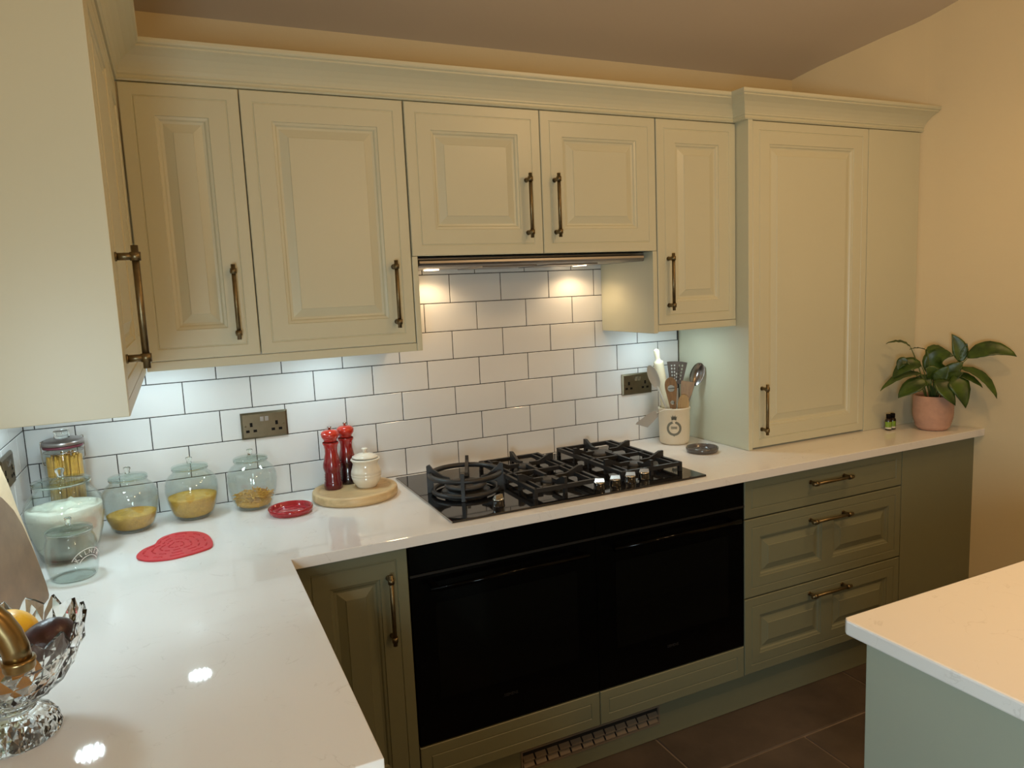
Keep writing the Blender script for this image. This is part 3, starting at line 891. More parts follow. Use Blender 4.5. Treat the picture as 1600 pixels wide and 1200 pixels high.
def fill(outer, t, zt, lift=0):
    pts = [(r - t, max(z, .0075)) for r, z in outer if z < zt - .004]
    for (r0, z0), (r1, z1) in zip(outer, outer[1:]):
        if z0 <= zt <= z1:
            pts.append((r0 + (r1 - r0) * (zt - z0) / (z1 - z0) - t, zt)); break
    pts[0] = (pts[0][0] - .002, .0075)
    return [p for i, p in enumerate(pts) if i == 0 or p[1] > pts[i - 1][1] + 1e-4]
jar(.430, -.112, J1, .0025, .0525, .1555, .0095, .018, 'round glass jar half full of yellow grain, middle of three', GJ)
jar(.606, -.108, J1, .0025, .0525, .1555, .0095, .018, 'round glass jar with a little loose dried pasta, right of three', GJ)
jar(.264, -.146, J1, .0025, .0525, .1555, .0095, .018, 'round glass jar of yellow grain half hidden behind the flour jar, left of three', GJ)
JB = [(.058, .0), (.064, .005), (.074, .035), (.085, .075), (.0915, .115), (.0925, .135), (.088, .155), (.078, .171), (.069, .180), (.065, .186), (.0655, .200), (.0665, .203)]
jar(.122, -.318, JB, .003, .069, .2035, .0115, .023, 'largest glass jar, filled with white flour, near the left corner', GJ)
JS = [(.044, .0), (.049, .004), (.0535, .014), (.0565, .035), (.0575, .060), (.0565, .084), (.053, .098), (.0495, .106), (.0485, .114), (.0495, .118)]
jar(.150, -.492, JS, .0022, .0515, .1185, .008, .019, 'small empty glass jar with an embossed arch badge, in front of the flour jar', GJ, (.0575, .062, -.82, 1.0))

def contents(name, cx, cy, rings, m, label, cat, dish=0, bumpy=.002, n=44):
    """filling of a jar: lathe with an uneven top"""
    vs = []; fs = []
    for (r, z) in rings:
        for k in range(n):
            a = 2 * PI * k / n
            vs.append((r * math.cos(a), r * math.sin(a), z))
    m_ = len(rings)
    R0, Z0 = rings[-1]
    NR = 8
    for j in range(1, NR + 1):
        r = R0 * (1 - j / (NR + .001))
        for k in range(n):
            a = 2 * PI * k / n
            x, y = r * math.cos(a), r * math.sin(a)
            z = Z0 + bumpy * 2 * noise.noise(Vector((x * 45 + cx * 9, y * 45, 3))) - dish * math.exp(-((x - .01) ** 2 + (y + .005) ** 2) / .0006)
            vs.append((x, y, z))
    T = m_ + NR
    for i in range(T - 1):
        for k in range(n):
            fs.append((i * n + k, i * n + (k + 1) % n, (i + 1) * n + (k + 1) % n, (i + 1) * n + k))
    fs.append(tuple(reversed(range(n))))
    mb = MB().add(vs, fs, True)
    o = mb.build(name, m); o.location = (cx, cy, ZW)
    return tag(o, label, cat, kind='stuff')
contents('dried_grain', .430, -.112, fill(J1, .0034, .068), M['grain'], 'yellow dried grain filling the lower half of the middle jar', 'grain', -.008, .003)
contents('dried_grain', .264, -.146, fill(J1, .0034, .050), M['grain'], 'yellow dried grain in the jar half behind the flour jar', 'grain', -.010, .004)
contents('flour', .122, -.318, fill(JB, .004, .138), M['flour'], 'white flour with a lumpy sloping top in the largest jar', 'flour', -.016, .007)
# loose pasta pieces
mb = MB()
mb.lathe([(0, .0072), (.042, .0074), (.050, .012), (.054, .020), (.048, .028), (0, .034)], 0, 0, 0, 40)
rnd = random.Random(3)
for i in range(520):
    a = rnd.uniform(0, 2 * PI); r = .060 * math.sqrt(rnd.random()) ; z = rnd.uniform(.012, .052 - r * .12)
    lim = .0535 + (z - .012) * .42
    r = min(r, lim - .010)
    d = Vector((rnd.uniform(-1, 1), rnd.uniform(-1, 1), rnd.uniform(-.3, .3))).normalized() * .011
    c = Vector((r * math.cos(a), r * math.sin(a), z))
    e0, e1 = c - d, c + d
    if e0.xy.length < lim and e1.xy.length < lim: mb.tube([e0, c + Vector((0, 0, .001)), e1], .0017, 6)
o = mb.build('dried_pasta', M['pasta']); o.location = (.606, -.108, ZW)
tag(o, 'loose dried pasta tubes heaped low in the right jar', 'pasta', kind='stuff')

# tall clip jar of pasta in the corner
root = thing('clip_jar', (.106, -.092, ZW), 'tall clip-top glass jar of long pasta in the back left corner', 'jar')
mb = MB(); o_ = [(.046, 0), (.050, .004), (.0505, .03), (.0505, .235), (.049, .246), (.0475, .250), (.0475, .258)]
mb.lathe([(0, 0)] + o_ + [(r - .0028, z) for r, z in o_[:0:-1]] + [(.044, .006), (0, .006)], 0, 0, 0, 48)
mb.build('body', M['jar'], root)
mb = MB(); mb.lathe([(.040, .2585), (.0505, .2585), (.0515, .2625), (.0505, .2665), (.040, .2665)], 0, 0, 0, 48, close=True)
mb.build('seal', M['rubber'], root)['label'] = 'wine red rubber seal'
mb = MB(); mb.lathe([(0, .2670), (.0545, .2670), (.0560, .270), (.0560, .275), (.052, .280), (.040, .284), (.026, .286), (0, .286)], 0, 0, 0, 48)
l_ = mb.build('lid', M['greylid'], root)
mb = MB(); mb.lathe([(0, .2862), (.020, .2862), (.0185, .296), (.0205, .304), (.019, .307), (0, .307)], 0, 0, 0, 32)
mb.build('knob', M['glass'], l_)
mb = MB()
for a in (.55, PI + .55):
    ca, sa = math.cos(a), math.sin(a)
    mb.tube([(.052 * ca, .052 * sa, .215), (.0575 * ca, .0575 * sa, .222), (.0585 * ca, .0585 * sa, .268), (.0575 * ca, .0575 * sa, .282), (.050 * ca, .050 * sa, .2835)], .0016, 8)
mb.torus((0, 0, .247), .0505, .0014, 40, 6)
mb.build('wire_clip', M['chrome'], root)
mb = MB(); rnd = random.Random(5)
for i in range(150):
    a = rnd.uniform(0, 2 * PI); r = .0425 * math.sqrt(rnd.random())
    x, y = r * math.cos(a), r * math.sin(a)
    sx, sy = rnd.uniform(-.012, .012), rnd.uniform(-.012, .012)
    x2, y2 = x + sx, y + sy
    q = math.hypot(x2, y2)
    if q > .0425: x2 *= .0425 / q; y2 *= .0425 / q
    mb.tube([(x, y, .0075), (x2, y2, rnd.uniform(.218, .240))], .0030, 7)
o = mb.build('long_pasta', M['pasta']); o.location = (.106, -.092, ZW)
tag(o, 'bundle of long golden pasta standing in the tall corner jar', 'pasta', kind='stuff')

# ------------------------------------------------------------------ board, mills, salt pot
BC = (.916, -.168)
root = thing('round_board', (*BC, ZW), 'thick round pale wooden board under the red mills and cream pot', 'board')
mb = MB(); mb.lathe([(0, 0), (.132, 0), (.1365, .003), (.1375, .012), (.1365, .026), (.134, .029), (.120, .0295), (.116, .026), (.112, .0240), (0, .0240)], 0, 0, 0, 72)
M['round'] = mat('pale ash wood', (.60, .43, .22), .45, var=.16, scale=10, stretch=(1, 5, 6))
mb.build('disc', M['round'], root)
MP = [(0, 0), (.0285, 0), (.0300, .003), (.0300, .016), (.0285, .024), (.0265, .029), (.0275, .034), (.0262, .037), (.0272, .042), (.0258, .045), (.0265, .051), (.0250, .054), (.0272, .062),
      (.0295, .073), (.0290, .084), (.0248, .100), (.0205, .120), (.0203, .134), (.0225, .146), (.0262, .152), (.0255, .156), (.0215, .159), (.0205, .164), (.0245, .169), (.0285, .176), (.0292, .183), (.0270, .190), (.0190, .196), (.0080, .198), (0, .198)]
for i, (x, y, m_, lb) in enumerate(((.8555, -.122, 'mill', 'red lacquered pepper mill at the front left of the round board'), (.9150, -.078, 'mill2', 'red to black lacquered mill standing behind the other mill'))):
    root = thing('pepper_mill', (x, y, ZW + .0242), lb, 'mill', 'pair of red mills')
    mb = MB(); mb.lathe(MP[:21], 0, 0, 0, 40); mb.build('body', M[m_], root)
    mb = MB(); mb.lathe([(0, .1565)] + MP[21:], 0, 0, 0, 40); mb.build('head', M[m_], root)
    mb = MB(); mb.lathe([(0, .1975), (.0042, .1975), (.0035, .202), (.0075, .2055), (.0072, .2075), (0, .2078)], 0, 0, 0, 20)
    mb.build('finial', M['chrome'], root)
root = thing('salt_pot', (.958, -.158, ZW + .0242), 'small cream glazed lidded pot on the round board', 'pot')
mb = MB(); mb.lathe([(0, 0), (.031, 0), (.034, .004), (.044, .020), (.0490, .036), (.0475, .0375), (.0495, .040), (.0497, .044), (.0483, .0455), (.0498, .048), (.0480, .056), (.0440, .068), (.0418, .078), (.0425, .084), (.0475, .090), (.0485, .093), (.0470, .0955), (.041, .096), (.040, .091), (0, .091)], 0, 0, 0, 48)
mb.build('body', M['salt'], root)
mb = MB(); mb.lathe([(0, .0962), (.0415, .0962), (.0425, .098), (.0410, .101), (.030, .107), (.016, .111), (.0065, .1125), (.0060, .118), (.0062, .121), (.0105, .1235), (.0105, .1265), (.006, .128), (0, .128)], 0, 0, 0, 40)
mb.v = [(x, y + .002, z + (.045 - x) * .03) for x, y, z in mb.v]
mb.build('lid', M['salt'], root)

# dishes
def dish(cx, cy, r, m, label, lp=''):
    mb = MB(); mb.lathe([(0, 0), (r - .006, 0), (r - .003, .002), (r, .010), (r + .0005, .0175), (r - .002, .0195), (r - .005, .0175), (r - .0075, .007), (r - .011, .0035), (r - .026, .0035), (r - .0275, .0050), (r - .031, .0050), (r - .0325, .0035), (0, .0035)], cx, cy, ZW, 56)
    return one('spoon_dish', mb, m, label, 'dish', origin=(cx, cy, ZW))
dish(.700, -.236, .066, M['reddish'], 'small round cherry red dish in front of the jars')
dish(2.222, -.318, .061, M['greydish'], 'small round dark grey dish in front of the utensil crock')

# heart trivet
pts = [(.2830, -.436), (.2845, -.405), (.298, -.372), (.324, -.343), (.331, -.312), (.349, -.283), (.388, -.269), (.430, -.290), (.455, -.330), (.466, -.385), (.467, -.435), (.455, -.462), (.415, -.482), (.366, -.494), (.324, -.485), (.297, -.464)]
def crom(p, n=6, sharp=()):
    out = []
    N = len(p)
    for i in range(N):
        a, b, c, d = [Vector(p[(i + k) % N]) for k in (-1, 0, 1, 2)]
        for j in range(n):
            t = j / n
            out.append(.5 * ((2 * b) + (c - a) * t + (2 * a - 5 * b + 4 * c - d) * t * t + (3 * b - a - 3 * c + d) * t ** 3))
    return [(q.x, q.y) for q in out]
outl = crom(pts)[::-1]
cen = Vector((.378, -.385))
root = thing('heart_trivet', (cen.x, cen.y, ZW), 'red heart-shaped silicone trivet lying on the left worktop', 'trivet')
mb = MB(); mb.prism([(x - cen.x, y - cen.y) for x, y in outl][::-1][::-1], 0, .005)
mb.build('mat', M['red'], root, bevel=.0012)
mb = MB()
for sc in (.80, .60, .40, .2):
    q = [((x - cen.x) * sc, (y - cen.y) * sc) for x, y in outl]
    n_ = len(q)
    for i in range(0, n_ - 4, 8):
        seg = [(q[(i + j) % n_][0] * (1 + .05 * (j % 2)), q[(i + j) % n_][1] * (1 + .05 * (j % 2)), .0052) for j in range(6)]
        mb.tube(seg, .0016, 6)
mb.build('raised_pattern', M['red'], root)

# ------------------------------------------------------------------ utensil crock
CX, CY = 2.236, -.130
root = thing('utensil_crock', (CX, CY, ZW), 'cream stoneware utensil crock beside the tall cupboard', 'crock')
mb = MB(); mb.lathe([(0, 0), (.050, 0), (.056, .003), (.0595, .012), (.0615, .06), (.0620, .135), (.0635, .142), (.0640, .147), (.0620, .1495), (.0585, .148), (.0575, .135), (.056, .02), (.050, .008), (0, .007)], 0, 0, 0, 56)
mb.build('body', M['crock'], root)
va = math.atan2(CAM.y - CY, CAM.x - CX) - .02
def onc(u, v_, d=.0006, rr=.0613):
    a = va + u / rr
    r = .0605 + (v_ / .148) * .0015 + d
    return (r * math.cos(a), r * math.sin(a), v_)
mb = MB(); zc = .070
for k in range(26):                                     # laurel wreath
    th = math.radians(108 + k * 324 / 25)
    if abs(math.sin(th) * .019 + 0) > .5: continue
    for s_, tl in ((1, .5), (-1, -.5)):
        cu, cv = (.0250 + s_ * .0022) * math.cos(th), (.0250 + s_ * .0022) * math.sin(th)
        d = th + PI / 2 + tl
        e = Vector((math.cos(d), math.sin(d))) * .0050; n_ = Vector((-e.y, e.x)) * .60
        mb.add([onc(cu - e.x, zc + cv - e.y), onc(cu + n_.x, zc + cv + n_.y), onc(cu + e.x, zc + cv + e.y), onc(cu - n_.x, zc + cv - n_.y)], [(0, 1, 2, 3), (3, 2, 1, 0)])
cr = [(0, .106), (.009, .103), (.0115, .121), (.007, .115), (.0045, .125), (0, .116), (-.0045, .125), (-.007, .115), (-.0115, .121), (-.009, .103)]
for i in range(1, len(cr) - 1): mb.add([onc(*cr[0]), onc(*cr[i]), onc(*cr[i + 1])], [(0, 1, 2), (2, 1, 0)])
bw = [(-.013, .047), (0, .042), (.013, .047), (.005, .0425), (0, .037), (-.005, .0425)]
mb.add([onc(*p) for p in bw], [(0, 1, 5), (5, 1, 0), (1, 2, 3), (3, 2, 1), (1, 3, 4, 5), (5, 4, 3, 1)])
mb.build('crest', M['print'], root)['label'] = 'grey green crown over a laurel wreath'
mb = MB()
for zz in (.0735, .0680):
    for k in range(6):
        u0, u1 = -.012 + .004 * k, -.012 + .004 * (k + 1)
        mb.add([onc(u0, zz), onc(u1, zz), onc(u1, zz + .0042), onc(u0, zz + .0042)], [(0, 1, 2, 3), (3, 2, 1, 0)])
mb.build('print_bar', M['print2'], root)
def U(px, py, y=-.13): return at(px, py, 1, y)
G_UT = 'utensils standing in the crock'
def foot(dx=0, dy=0): return Vector((CX + dx, CY + dy, ZW + .012))
def finish(name, mb, m, label, cat='utensil', solid=0, origin=None):
    o = one(name, mb, m, label, cat, G_UT)
    if solid:
        md = o.modifiers.new('s', 'SOLIDIFY'); md.thickness = solid; md.offset = 0
    return o
def blade(mb, base, tip, prof, holes=(), bend=0, side=None, thick=.0028):
    """flat blade from base to tip; prof = [(t, halfwidth)], facing the room; holes [(t, s, r)] in metres"""
    base, tip = Vector(base), Vector(tip)
    ax = (tip - base); L = ax.length; ax.normalize()
    fr = Vector((CAM.x - base.x, CAM.y - base.y, 0)).normalized()
    sd = ax.cross(fr).normalized() if side is None else side
    nn = sd.cross(ax).normalized()
    def P(t, s): return base + ax * (t * L) + sd * s - nn * (bend * (s * s) * 60)
    return P, nn, L
def slab(mb, P, nn, prof, th=.0028, ns=8):
    rows = []
    for (t, w_) in prof:
        rows.append([P(t, w_ * (2 * k / ns - 1)) for k in range(ns + 1)])
    vs = []; fs = []; m_ = ns + 1
    for off in (-th / 2, th / 2):
        for r in rows: vs += [p + nn * off for p in r]
    N = len(rows) * m_
    for i in range(len(rows) - 1):
        for k in range(ns):
            a = i * m_ + k
            fs.append((a, a + 1, a + m_ + 1, a + m_)); fs.append((N + a, N + a + m_, N + a + m_ + 1, N + a + 1))
    for i in range(len(rows) - 1):
        for k in (0, ns):
            a = i * m_ + k; fs.append((a, a + m_, N + a + m_, N + a))
    for i in (0, len(rows) - 1):
        for k in range(ns):
            a = i * m_ + k; fs.append((a, N + a, N + a + 1, a + 1))
    mb.add(vs, fs)
def spoon_bowl(mb, P, nn, prof, depth, th=.0022, ns=12):
    def Q(t, s, w_): return P(t, s) - nn * (depth * max(0, 1 - (s / max(w_, .001)) ** 2) * math.sin(PI * min(max((t - prof[0][0]) / (prof[-1][0] - prof[0][0]), 0), 1)) ** .7)
    vs = []; fs = []; m_ = ns + 1
    for off in (0, -th):
        for (t, w_) in prof:
            for k in range(ns + 1): vs.append(Q(t, w_ * (2 * k / ns - 1), w_) + nn * off)
    N = len(prof) * m_
    for i in range(len(prof) - 1):
        for k in range(ns):
            a = i * m_ + k; fs.append((a, a + m_, a + m_ + 1, a + 1)); fs.append((N + a, N + a + 1, N + a + m_ + 1, N + a + m_))
        for k in (0, ns):
            a = i * m_ + k; fs.append((a, a + m_, N + a + m_, N + a))
    mb.add(vs, fs, True)
ell = lambda a, b, w_, n=9: [(a + (b - a) * (1 - math.cos(PI * i / (n - 1))) / 2, w_ * math.sin(PI * i / (n - 1)) + .0006) for i in range(n)]
# rolling pin
b = foot(.002, .020); t = U(1025, 545, -.09); ax = (t - b).normalized(); L = (t - b).length
mb = MB(); pr = [(0, .009), (.012, .011), (.04, .0115), (.05, .008), (.055, .0205), (.065, .0215), (L - .062, .0215), (L - .052, .0205), (L - .048, .012), (L - .040, .0095), (L - .022, .0125), (L - .008, .0125), (L - .002, .009), (L, .003)]
mb.tube([b + ax * s for s, r in pr], [r * .92 for s, r in pr], 20)
finish('rolling_pin', mb, M['pin'], 'pale beech rolling pin standing tallest in the crock', 'rolling pin')
# pale grey spoon on the left
b = foot(.012, -.014); t = U(1014, 571, -.135); P, nn, L = blade(mb, b, t, None)
mb = MB(); mb.tube([P(0, 0), P(.45, 0), P(.72, 0)], [.004, .004, .0045], 10); spoon_bowl(mb, P, nn, ell(.70, 1, .020, 11), .009)
finish('serving_spoon', mb, M['greyplastic'], 'pale grey spoon leaning out at the left of the crock', 'spoon')
# brown perforated turner
b = foot(.018, .032); t = U(1058, 566, -.085); P, nn, L = blade(mb, b, t, None)
mb = MB(); mb.tube([P(0, 0), P(.5, 0), P(.74, 0)], [.005, .005, .0055], 10)
# blade with real holes: grid of quads with gaps left open
NX, NY, W0, W1, T0, T1 = 46, 40, .025, .042, .715, 1.0
hc = [(x_, y_) for y_ in (9, 15, 21, 27, 33) for x_ in (10, 17, 29, 36)] + [(23, 6), (23, 12), (23, 18)]
hole = {(i, j) for i in range(46) for j in range(40) if any((i + .5 - a) ** 2 + ((j + .5 - b_) * .9) ** 2 < 3.3 for a, b_ in hc)}
vs = []; idx = {}
for side_ in (-1, 1):
    for j in range(NY + 1):
        for i in range(NX + 1):
            tt = T0 + (T1 - T0) * j / NY; ww = (W0 + (W1 - W0) * j / NY) / 1
            s = ww * (2 * i / NX - 1) * .98
            arch = .012 * (1 - (2 * i / NX - 1) ** 2) * (j / NY)
            idx[(side_, i, j)] = len(vs); vs.append(P(tt + arch, s) + nn * .0012 * side_)
fs = []
solid_ = lambda i, j: 0 <= i < NX and 0 <= j < NY and (i, j) not in hole
for j in range(NY):
    for i in range(NX):
        if not solid_(i, j): continue
        for sd in (-1, 1):
            q = (idx[(sd, i, j)], idx[(sd, i + 1, j)], idx[(sd, i + 1, j + 1)], idx[(sd, i, j + 1)])
            fs.append(q if sd < 0 else q[::-1])
        for (di, dj, p, q) in ((-1, 0, (i, j), (i, j + 1)), (1, 0, (i + 1, j + 1), (i + 1, j)), (0, -1, (i + 1, j), (i, j)), (0, 1, (i, j + 1), (i + 1, j + 1))):
            if not solid_(i + di, j + dj): fs.append((idx[(-1, *p)], idx[(1, *p)], idx[(1, *q)], idx[(-1, *q)]))
mb.add(vs, fs)
finish('slotted_turner', mb, M['brownnylon'], 'dark brown perforated turner at the back of the crock', 'turner')
# steel spoon on the right
b = foot(.022, .012); t = U(1095, 567, -.165); P, nn, L = blade(mb, b, t, None)
mb = MB(); mb.tube([P(0, 0), P(.5, 0), P(.74, 0)], [.0035, .0035, .004], 10); spoon_bowl(mb, P, nn, ell(.70, 1, .027, 13), .014)
finish('steel_ladle', mb, M['silver'], 'shiny steel serving spoon leaning right against the tall cupboard', 'spoon')
# wooden spoon with two round holes
b = foot(-.004, -.016); t = U(1047, 590, -.165); P, nn, L = blade(mb, b, t, None)
mb = MB(); prf = []
NX, NY = 36, 70; T0 = .42
def wd(tt): return .0085 + .0155 * max(0, min(1, (tt - .45) / .40)) if tt < .88 else .024 * math.sqrt(max(.02, 1 - ((tt - .88) / .122) ** 2))
inh = lambda tt, s: (math.hypot((tt - .83) * L, s) < .0145) or (math.hypot((tt - .61) * L, s) < .0085)
vs = []; idx = {}
for side_ in (-1, 1):
    for j in range(NY + 1):
        for i in range(NX + 1):
            tt = T0 + (1 - T0) * j / NY
            s = wd(tt) * (2 * i / NX - 1)
            idx[(side_, i, j)] = len(vs); vs.append(P(tt, s) + nn * .0025 * side_)
def solid2(i, j):
    if not (0 <= i < NX and 0 <= j < NY): return False
    tt = T0 + (1 - T0) * (j + .5) / NY
    return not inh(tt, wd(tt) * (2 * (i + .5) / NX - 1))
fs = []
for j in range(NY):
    for i in range(NX):
        if not solid2(i, j): continue
        for sd in (-1, 1):
            q = (idx[(sd, i, j)], idx[(sd, i + 1, j)], idx[(sd, i + 1, j + 1)], idx[(sd, i, j + 1)]); fs.append(q if sd < 0 else q[::-1])
        for (di, dj, p, q) in ((-1, 0, (i, j), (i, j + 1)), (1, 0, (i + 1, j + 1), (i + 1, j)), (0, -1, (i + 1, j), (i, j)), (0, 1, (i, j + 1), (i + 1, j + 1))):
            if not solid2(i + di, j + dj): fs.append((idx[(-1, *p)], idx[(1, *p)], idx[(1, *q)], idx[(-1, *q)]))
mb.add(vs, fs); mb.tube([P(0, 0), P(.44, 0)], .006, 8)
finish('wooden_spoon', mb, M['woodmid'], 'brown wooden spoon with two round holes at the crock front', 'spoon')
# flat wooden spatula
b = foot(.014, -.012); t = U(1075, 596, -.15); P, nn, L = blade(mb, b, t, None)
mb = MB(); slab(mb, P, nn, [(0, .007), (.5, .007), (.66, .011), (.80, .022), (.97, .027), (1.0, .026)], .005)
finish('wooden_spatula', mb, M['woodmid'], 'flat-ended brown wooden spatula right of the holed spoon', 'spatula')
# short bamboo spatula in front
b = foot(.010, -.026); t = U(1069, 617, -.175); P, nn, L = blade(mb, b, t, None)
mb = MB(); slab(mb, P, nn, [(0, .009), (.45, .014), (.62, .021), (.82, .0225), (.93, .019), (.98, .012), (1.0, .004)], .004)
finish('bamboo_spatula', mb, M['woodlt'], 'short golden bamboo spatula with a rounded end, lowest in the crock', 'spatula')
# tag on a string
mb = MB(); a_ = U(1036, 640, -.192); c_ = U(1024, 644, -.23)
root = thing('paper_tag', U(1008, 655, -.235), 'grey card tag hanging on a string at the left of the crock', 'tag')
mb = MB(); cs = [U(*p, -.235) for p in ((1024, 642), (1029, 650), (1012, 668), (993, 663), (995, 660), (1018, 643))]
cs2 = [c + Vector((.0004, .0010, 0)) for c in cs]; n_ = len(cs)
mb.add(cs + cs2, [tuple(range(n_)), tuple(reversed(range(n_, 2 * n_)))] + [(i, n_ + i, n_ + (i + 1) % n_, (i + 1) % n_) for i in range(n_)])
local(mb, root).build('card', M['tag'], root)
mb = MB(); mb.tube([U(1023, 646, -.234), U(1029, 644, -.222), U(1036, 641, -.196), Vector((CX - .045, CY - .044, ZW + .1505)), Vector((CX - .030, CY - .045, ZW + .140))], .0009, 6)
local(mb, root).build('string', M['string'], root)

# ------------------------------------------------------------------ plant
PX, PY = 3.236, -.542
root = thing('potted_plant', (PX, PY, ZW), 'leafy green houseplant in a ribbed pink pot by the right wall', 'plant')
mb = MB(); pr = [(0, 0), (.046, 0), (.054, .003), (.061, .012)]
for i in range(14):
    z = .018 + i * .0088; r = .064 + .0105 * math.sin(min(1, i / 6) * PI / 2)
    pr += [(r + .0009, z), (r - .0009, z + .0044)]
pr += [(.0735, .141), (.0715, .144), (.068, .142), (.066, .120)]
mb.lathe(pr, 0, 0, 0, 48); mb.build('pot', M['pot'], root)['label'] = 'ribbed pink terracotta pot'
mb = MB(); mb.lathe([(.0665, .118), (.04, .122), (0, .124)], 0, 0, 0, 32); mb.build('soil', M['soil'], root)
VD = Vector((CAM.x - PX, CAM.y - PY, 0)).normalized()
def W(px, py, d):
    """point seen at a photo pixel, d metres in front (+) of the upright plane through the plant, square to the view"""
    x, y = (px - 800) / F, (py - 600) / F
    r = Vector([RW[0][i] * x + RW[1][i] * y + RW[2][i] for i in range(3)])
    n = -VD; q = Vector((PX, PY, 0)) + VD * d
    return CAM + r * ((q - CAM).dot(n) / r.dot(n))
def leaf(p0, p1, p2, width, cup=.25, twist=0.0, up=None, stem=None, droop=0):
    """leaf blade along a quadratic curve p0-p1-p2"""
    NL, NW = 12, 6
    p0, p1, p2 = Vector(p0), Vector(p1), Vector(p2)
    C = lambda t: p0 * (1 - t) ** 2 + p1 * 2 * t * (1 - t) + p2 * t * t
    D = lambda t: ((p1 - p0) * (1 - t) + (p2 - p1) * t).normalized()
    vs = []; fs = []
    for i in range(NL + 1):
        t = i / NL; c = C(t); d = D(t)
        ref = Vector(up) if up else Vector((0, 0, 1))
        sd = d.cross(ref).normalized(); n = sd.cross(d).normalized()
        w_ = 1.28 * width * (math.sin(PI * t ** .82) ** .85) * (1 if t < .98 else .4) + .0004
        for k in range(-NW // 2, NW // 2 + 1):
            s = 2 * k / NW
            vs.append(c + sd * (s * w_) + n * (cup * w_ * (abs(s) ** 1.3) + .0015 * math.sin(t * 30) * abs(s)))
    m_ = NW + 1
    for i in range(NL):
        for k in range(NW):
            a = i * m_ + k; fs.append((a, a + 1, a + m_ + 1, a + m_))
    mb = MB().add(vs, fs, True)
    o = local(mb, root).build('leaf', M['leaf'], root, solid=.0007)
    s0 = Vector((PX, PY, ZW + .124)) + Vector(((p0.x - PX) * .25, (p0.y - PY) * .25, 0))
    if s0.xy.length: pass
    q = (s0 + p0) / 2 + Vector((0, 0, .02))
    mb = MB(); mb.tube([s0, s0.lerp(q, .5) + Vector((0, 0, .008)), q, q.lerp(p0, .6) + Vector((0, 0, .004)), p0], [.0028, .0026, .0022, .002, .0016], 7)
    local(mb, root).build('stem', M['stem'], root)
TV = VD * .8 + Vector((0, 0, .6))
leaf(W(1423, 543, .10), W(1410, 528, .11), W(1384, 537, .12), .010, .2, up=VD * .3 + Vector((0, 0, 1)))
leaf(W(1449, 548, .08), W(1436, 541, .09), W(1421, 546, .10), .009, .2)
leaf(W(1458, 590, .03), W(1452, 548, .03), W(1490, 556, .06), .034, .15, up=VD * 1.0 + Vector((.3, 0, .4)))
leaf(W(1446, 552, .02), W(1458, 536, .02), W(1478, 548, .02), .015, .1, up=VD * .5 + Vector((0, 0, 1)))
leaf(W(1499, 566, 0), W(1506, 545, 0), W(1487, 522, .0), .022, .15, up=VD + Vector((.2, 0, 0)))
leaf(W(1500, 560, 0), W(1508, 548, 0), W(1511, 536, .0), .008, .15, up=VD)
leaf(W(1511, 560, .03), W(1545, 532, .04), W(1589, 557, .05), .028, .12, up=VD * .9 + Vector((0, 0, .8)))
leaf(W(1497, 575, .03), W(1540, 578, .05), W(1558, 623, .06), .018, .2, up=VD * .5 + Vector((0, 0, 1)))
leaf(W(1484, 585, .03), W(1510, 582, .05), W(1536, 606, .06), .014, .2, up=VD * .6 + Vector((0, 0, 1)))
leaf(W(1440, 585, .09), W(1410, 578, .11), W(1375, 611, .13), .019, .2, up=VD * .4 + Vector((0, 0, 1)))
leaf(W(1440, 572, .08), W(1418, 560, .10), W(1394, 592, .11), .026, .2, up=VD * .8 + Vector((0, 0, .8)))
leaf(W(1418, 566, .10), W(1408, 560, .10), W(1403, 578, .11), .015, .2, up=VD + Vector((0, 0, .3)))
leaf(W(1449, 598, .08), W(1425, 598, .10), W(1403, 622, .11), .027, .15, up=VD * .9 + Vector((0, 0, .7)))
leaf(W(1467, 592, .06), W(1472, 600, .10), W(1493, 634, .095), .026, .12, up=VD * .9 + Vector((.3, 0, .5)))
leaf(W(1483, 592, .05), W(1502, 590, .08), W(1509, 638, .08), .030, .12, up=VD * .9 + Vector((.3, 0, .5)))
leaf(W(1462, 594, .04), W(1460, 580, .05), W(1446, 575, .06), .024, .15, up=VD + Vector((0, 0, .3)))
leaf(W(1474, 590, .03), W(1488, 578, .04), W(1505, 566, .03), .022, .15, up=VD + Vector((0, 0, .3)))
leaf(W(1463, 598, .05), W(1468, 588, .06), W(1482, 572, .06), .022, .15, up=VD + Vector((0, 0, .3)))
leaf(W(1475, 596, .04), W(1488, 588, .05), W(1506, 582, .05), .016, .15, up=VD + Vector((0, 0, .6)))
leaf(W(1455, 602, .05), W(1445, 590, .05), W(1428, 592, .05), .018, .15, up=VD + Vector((0, 0, .6)))

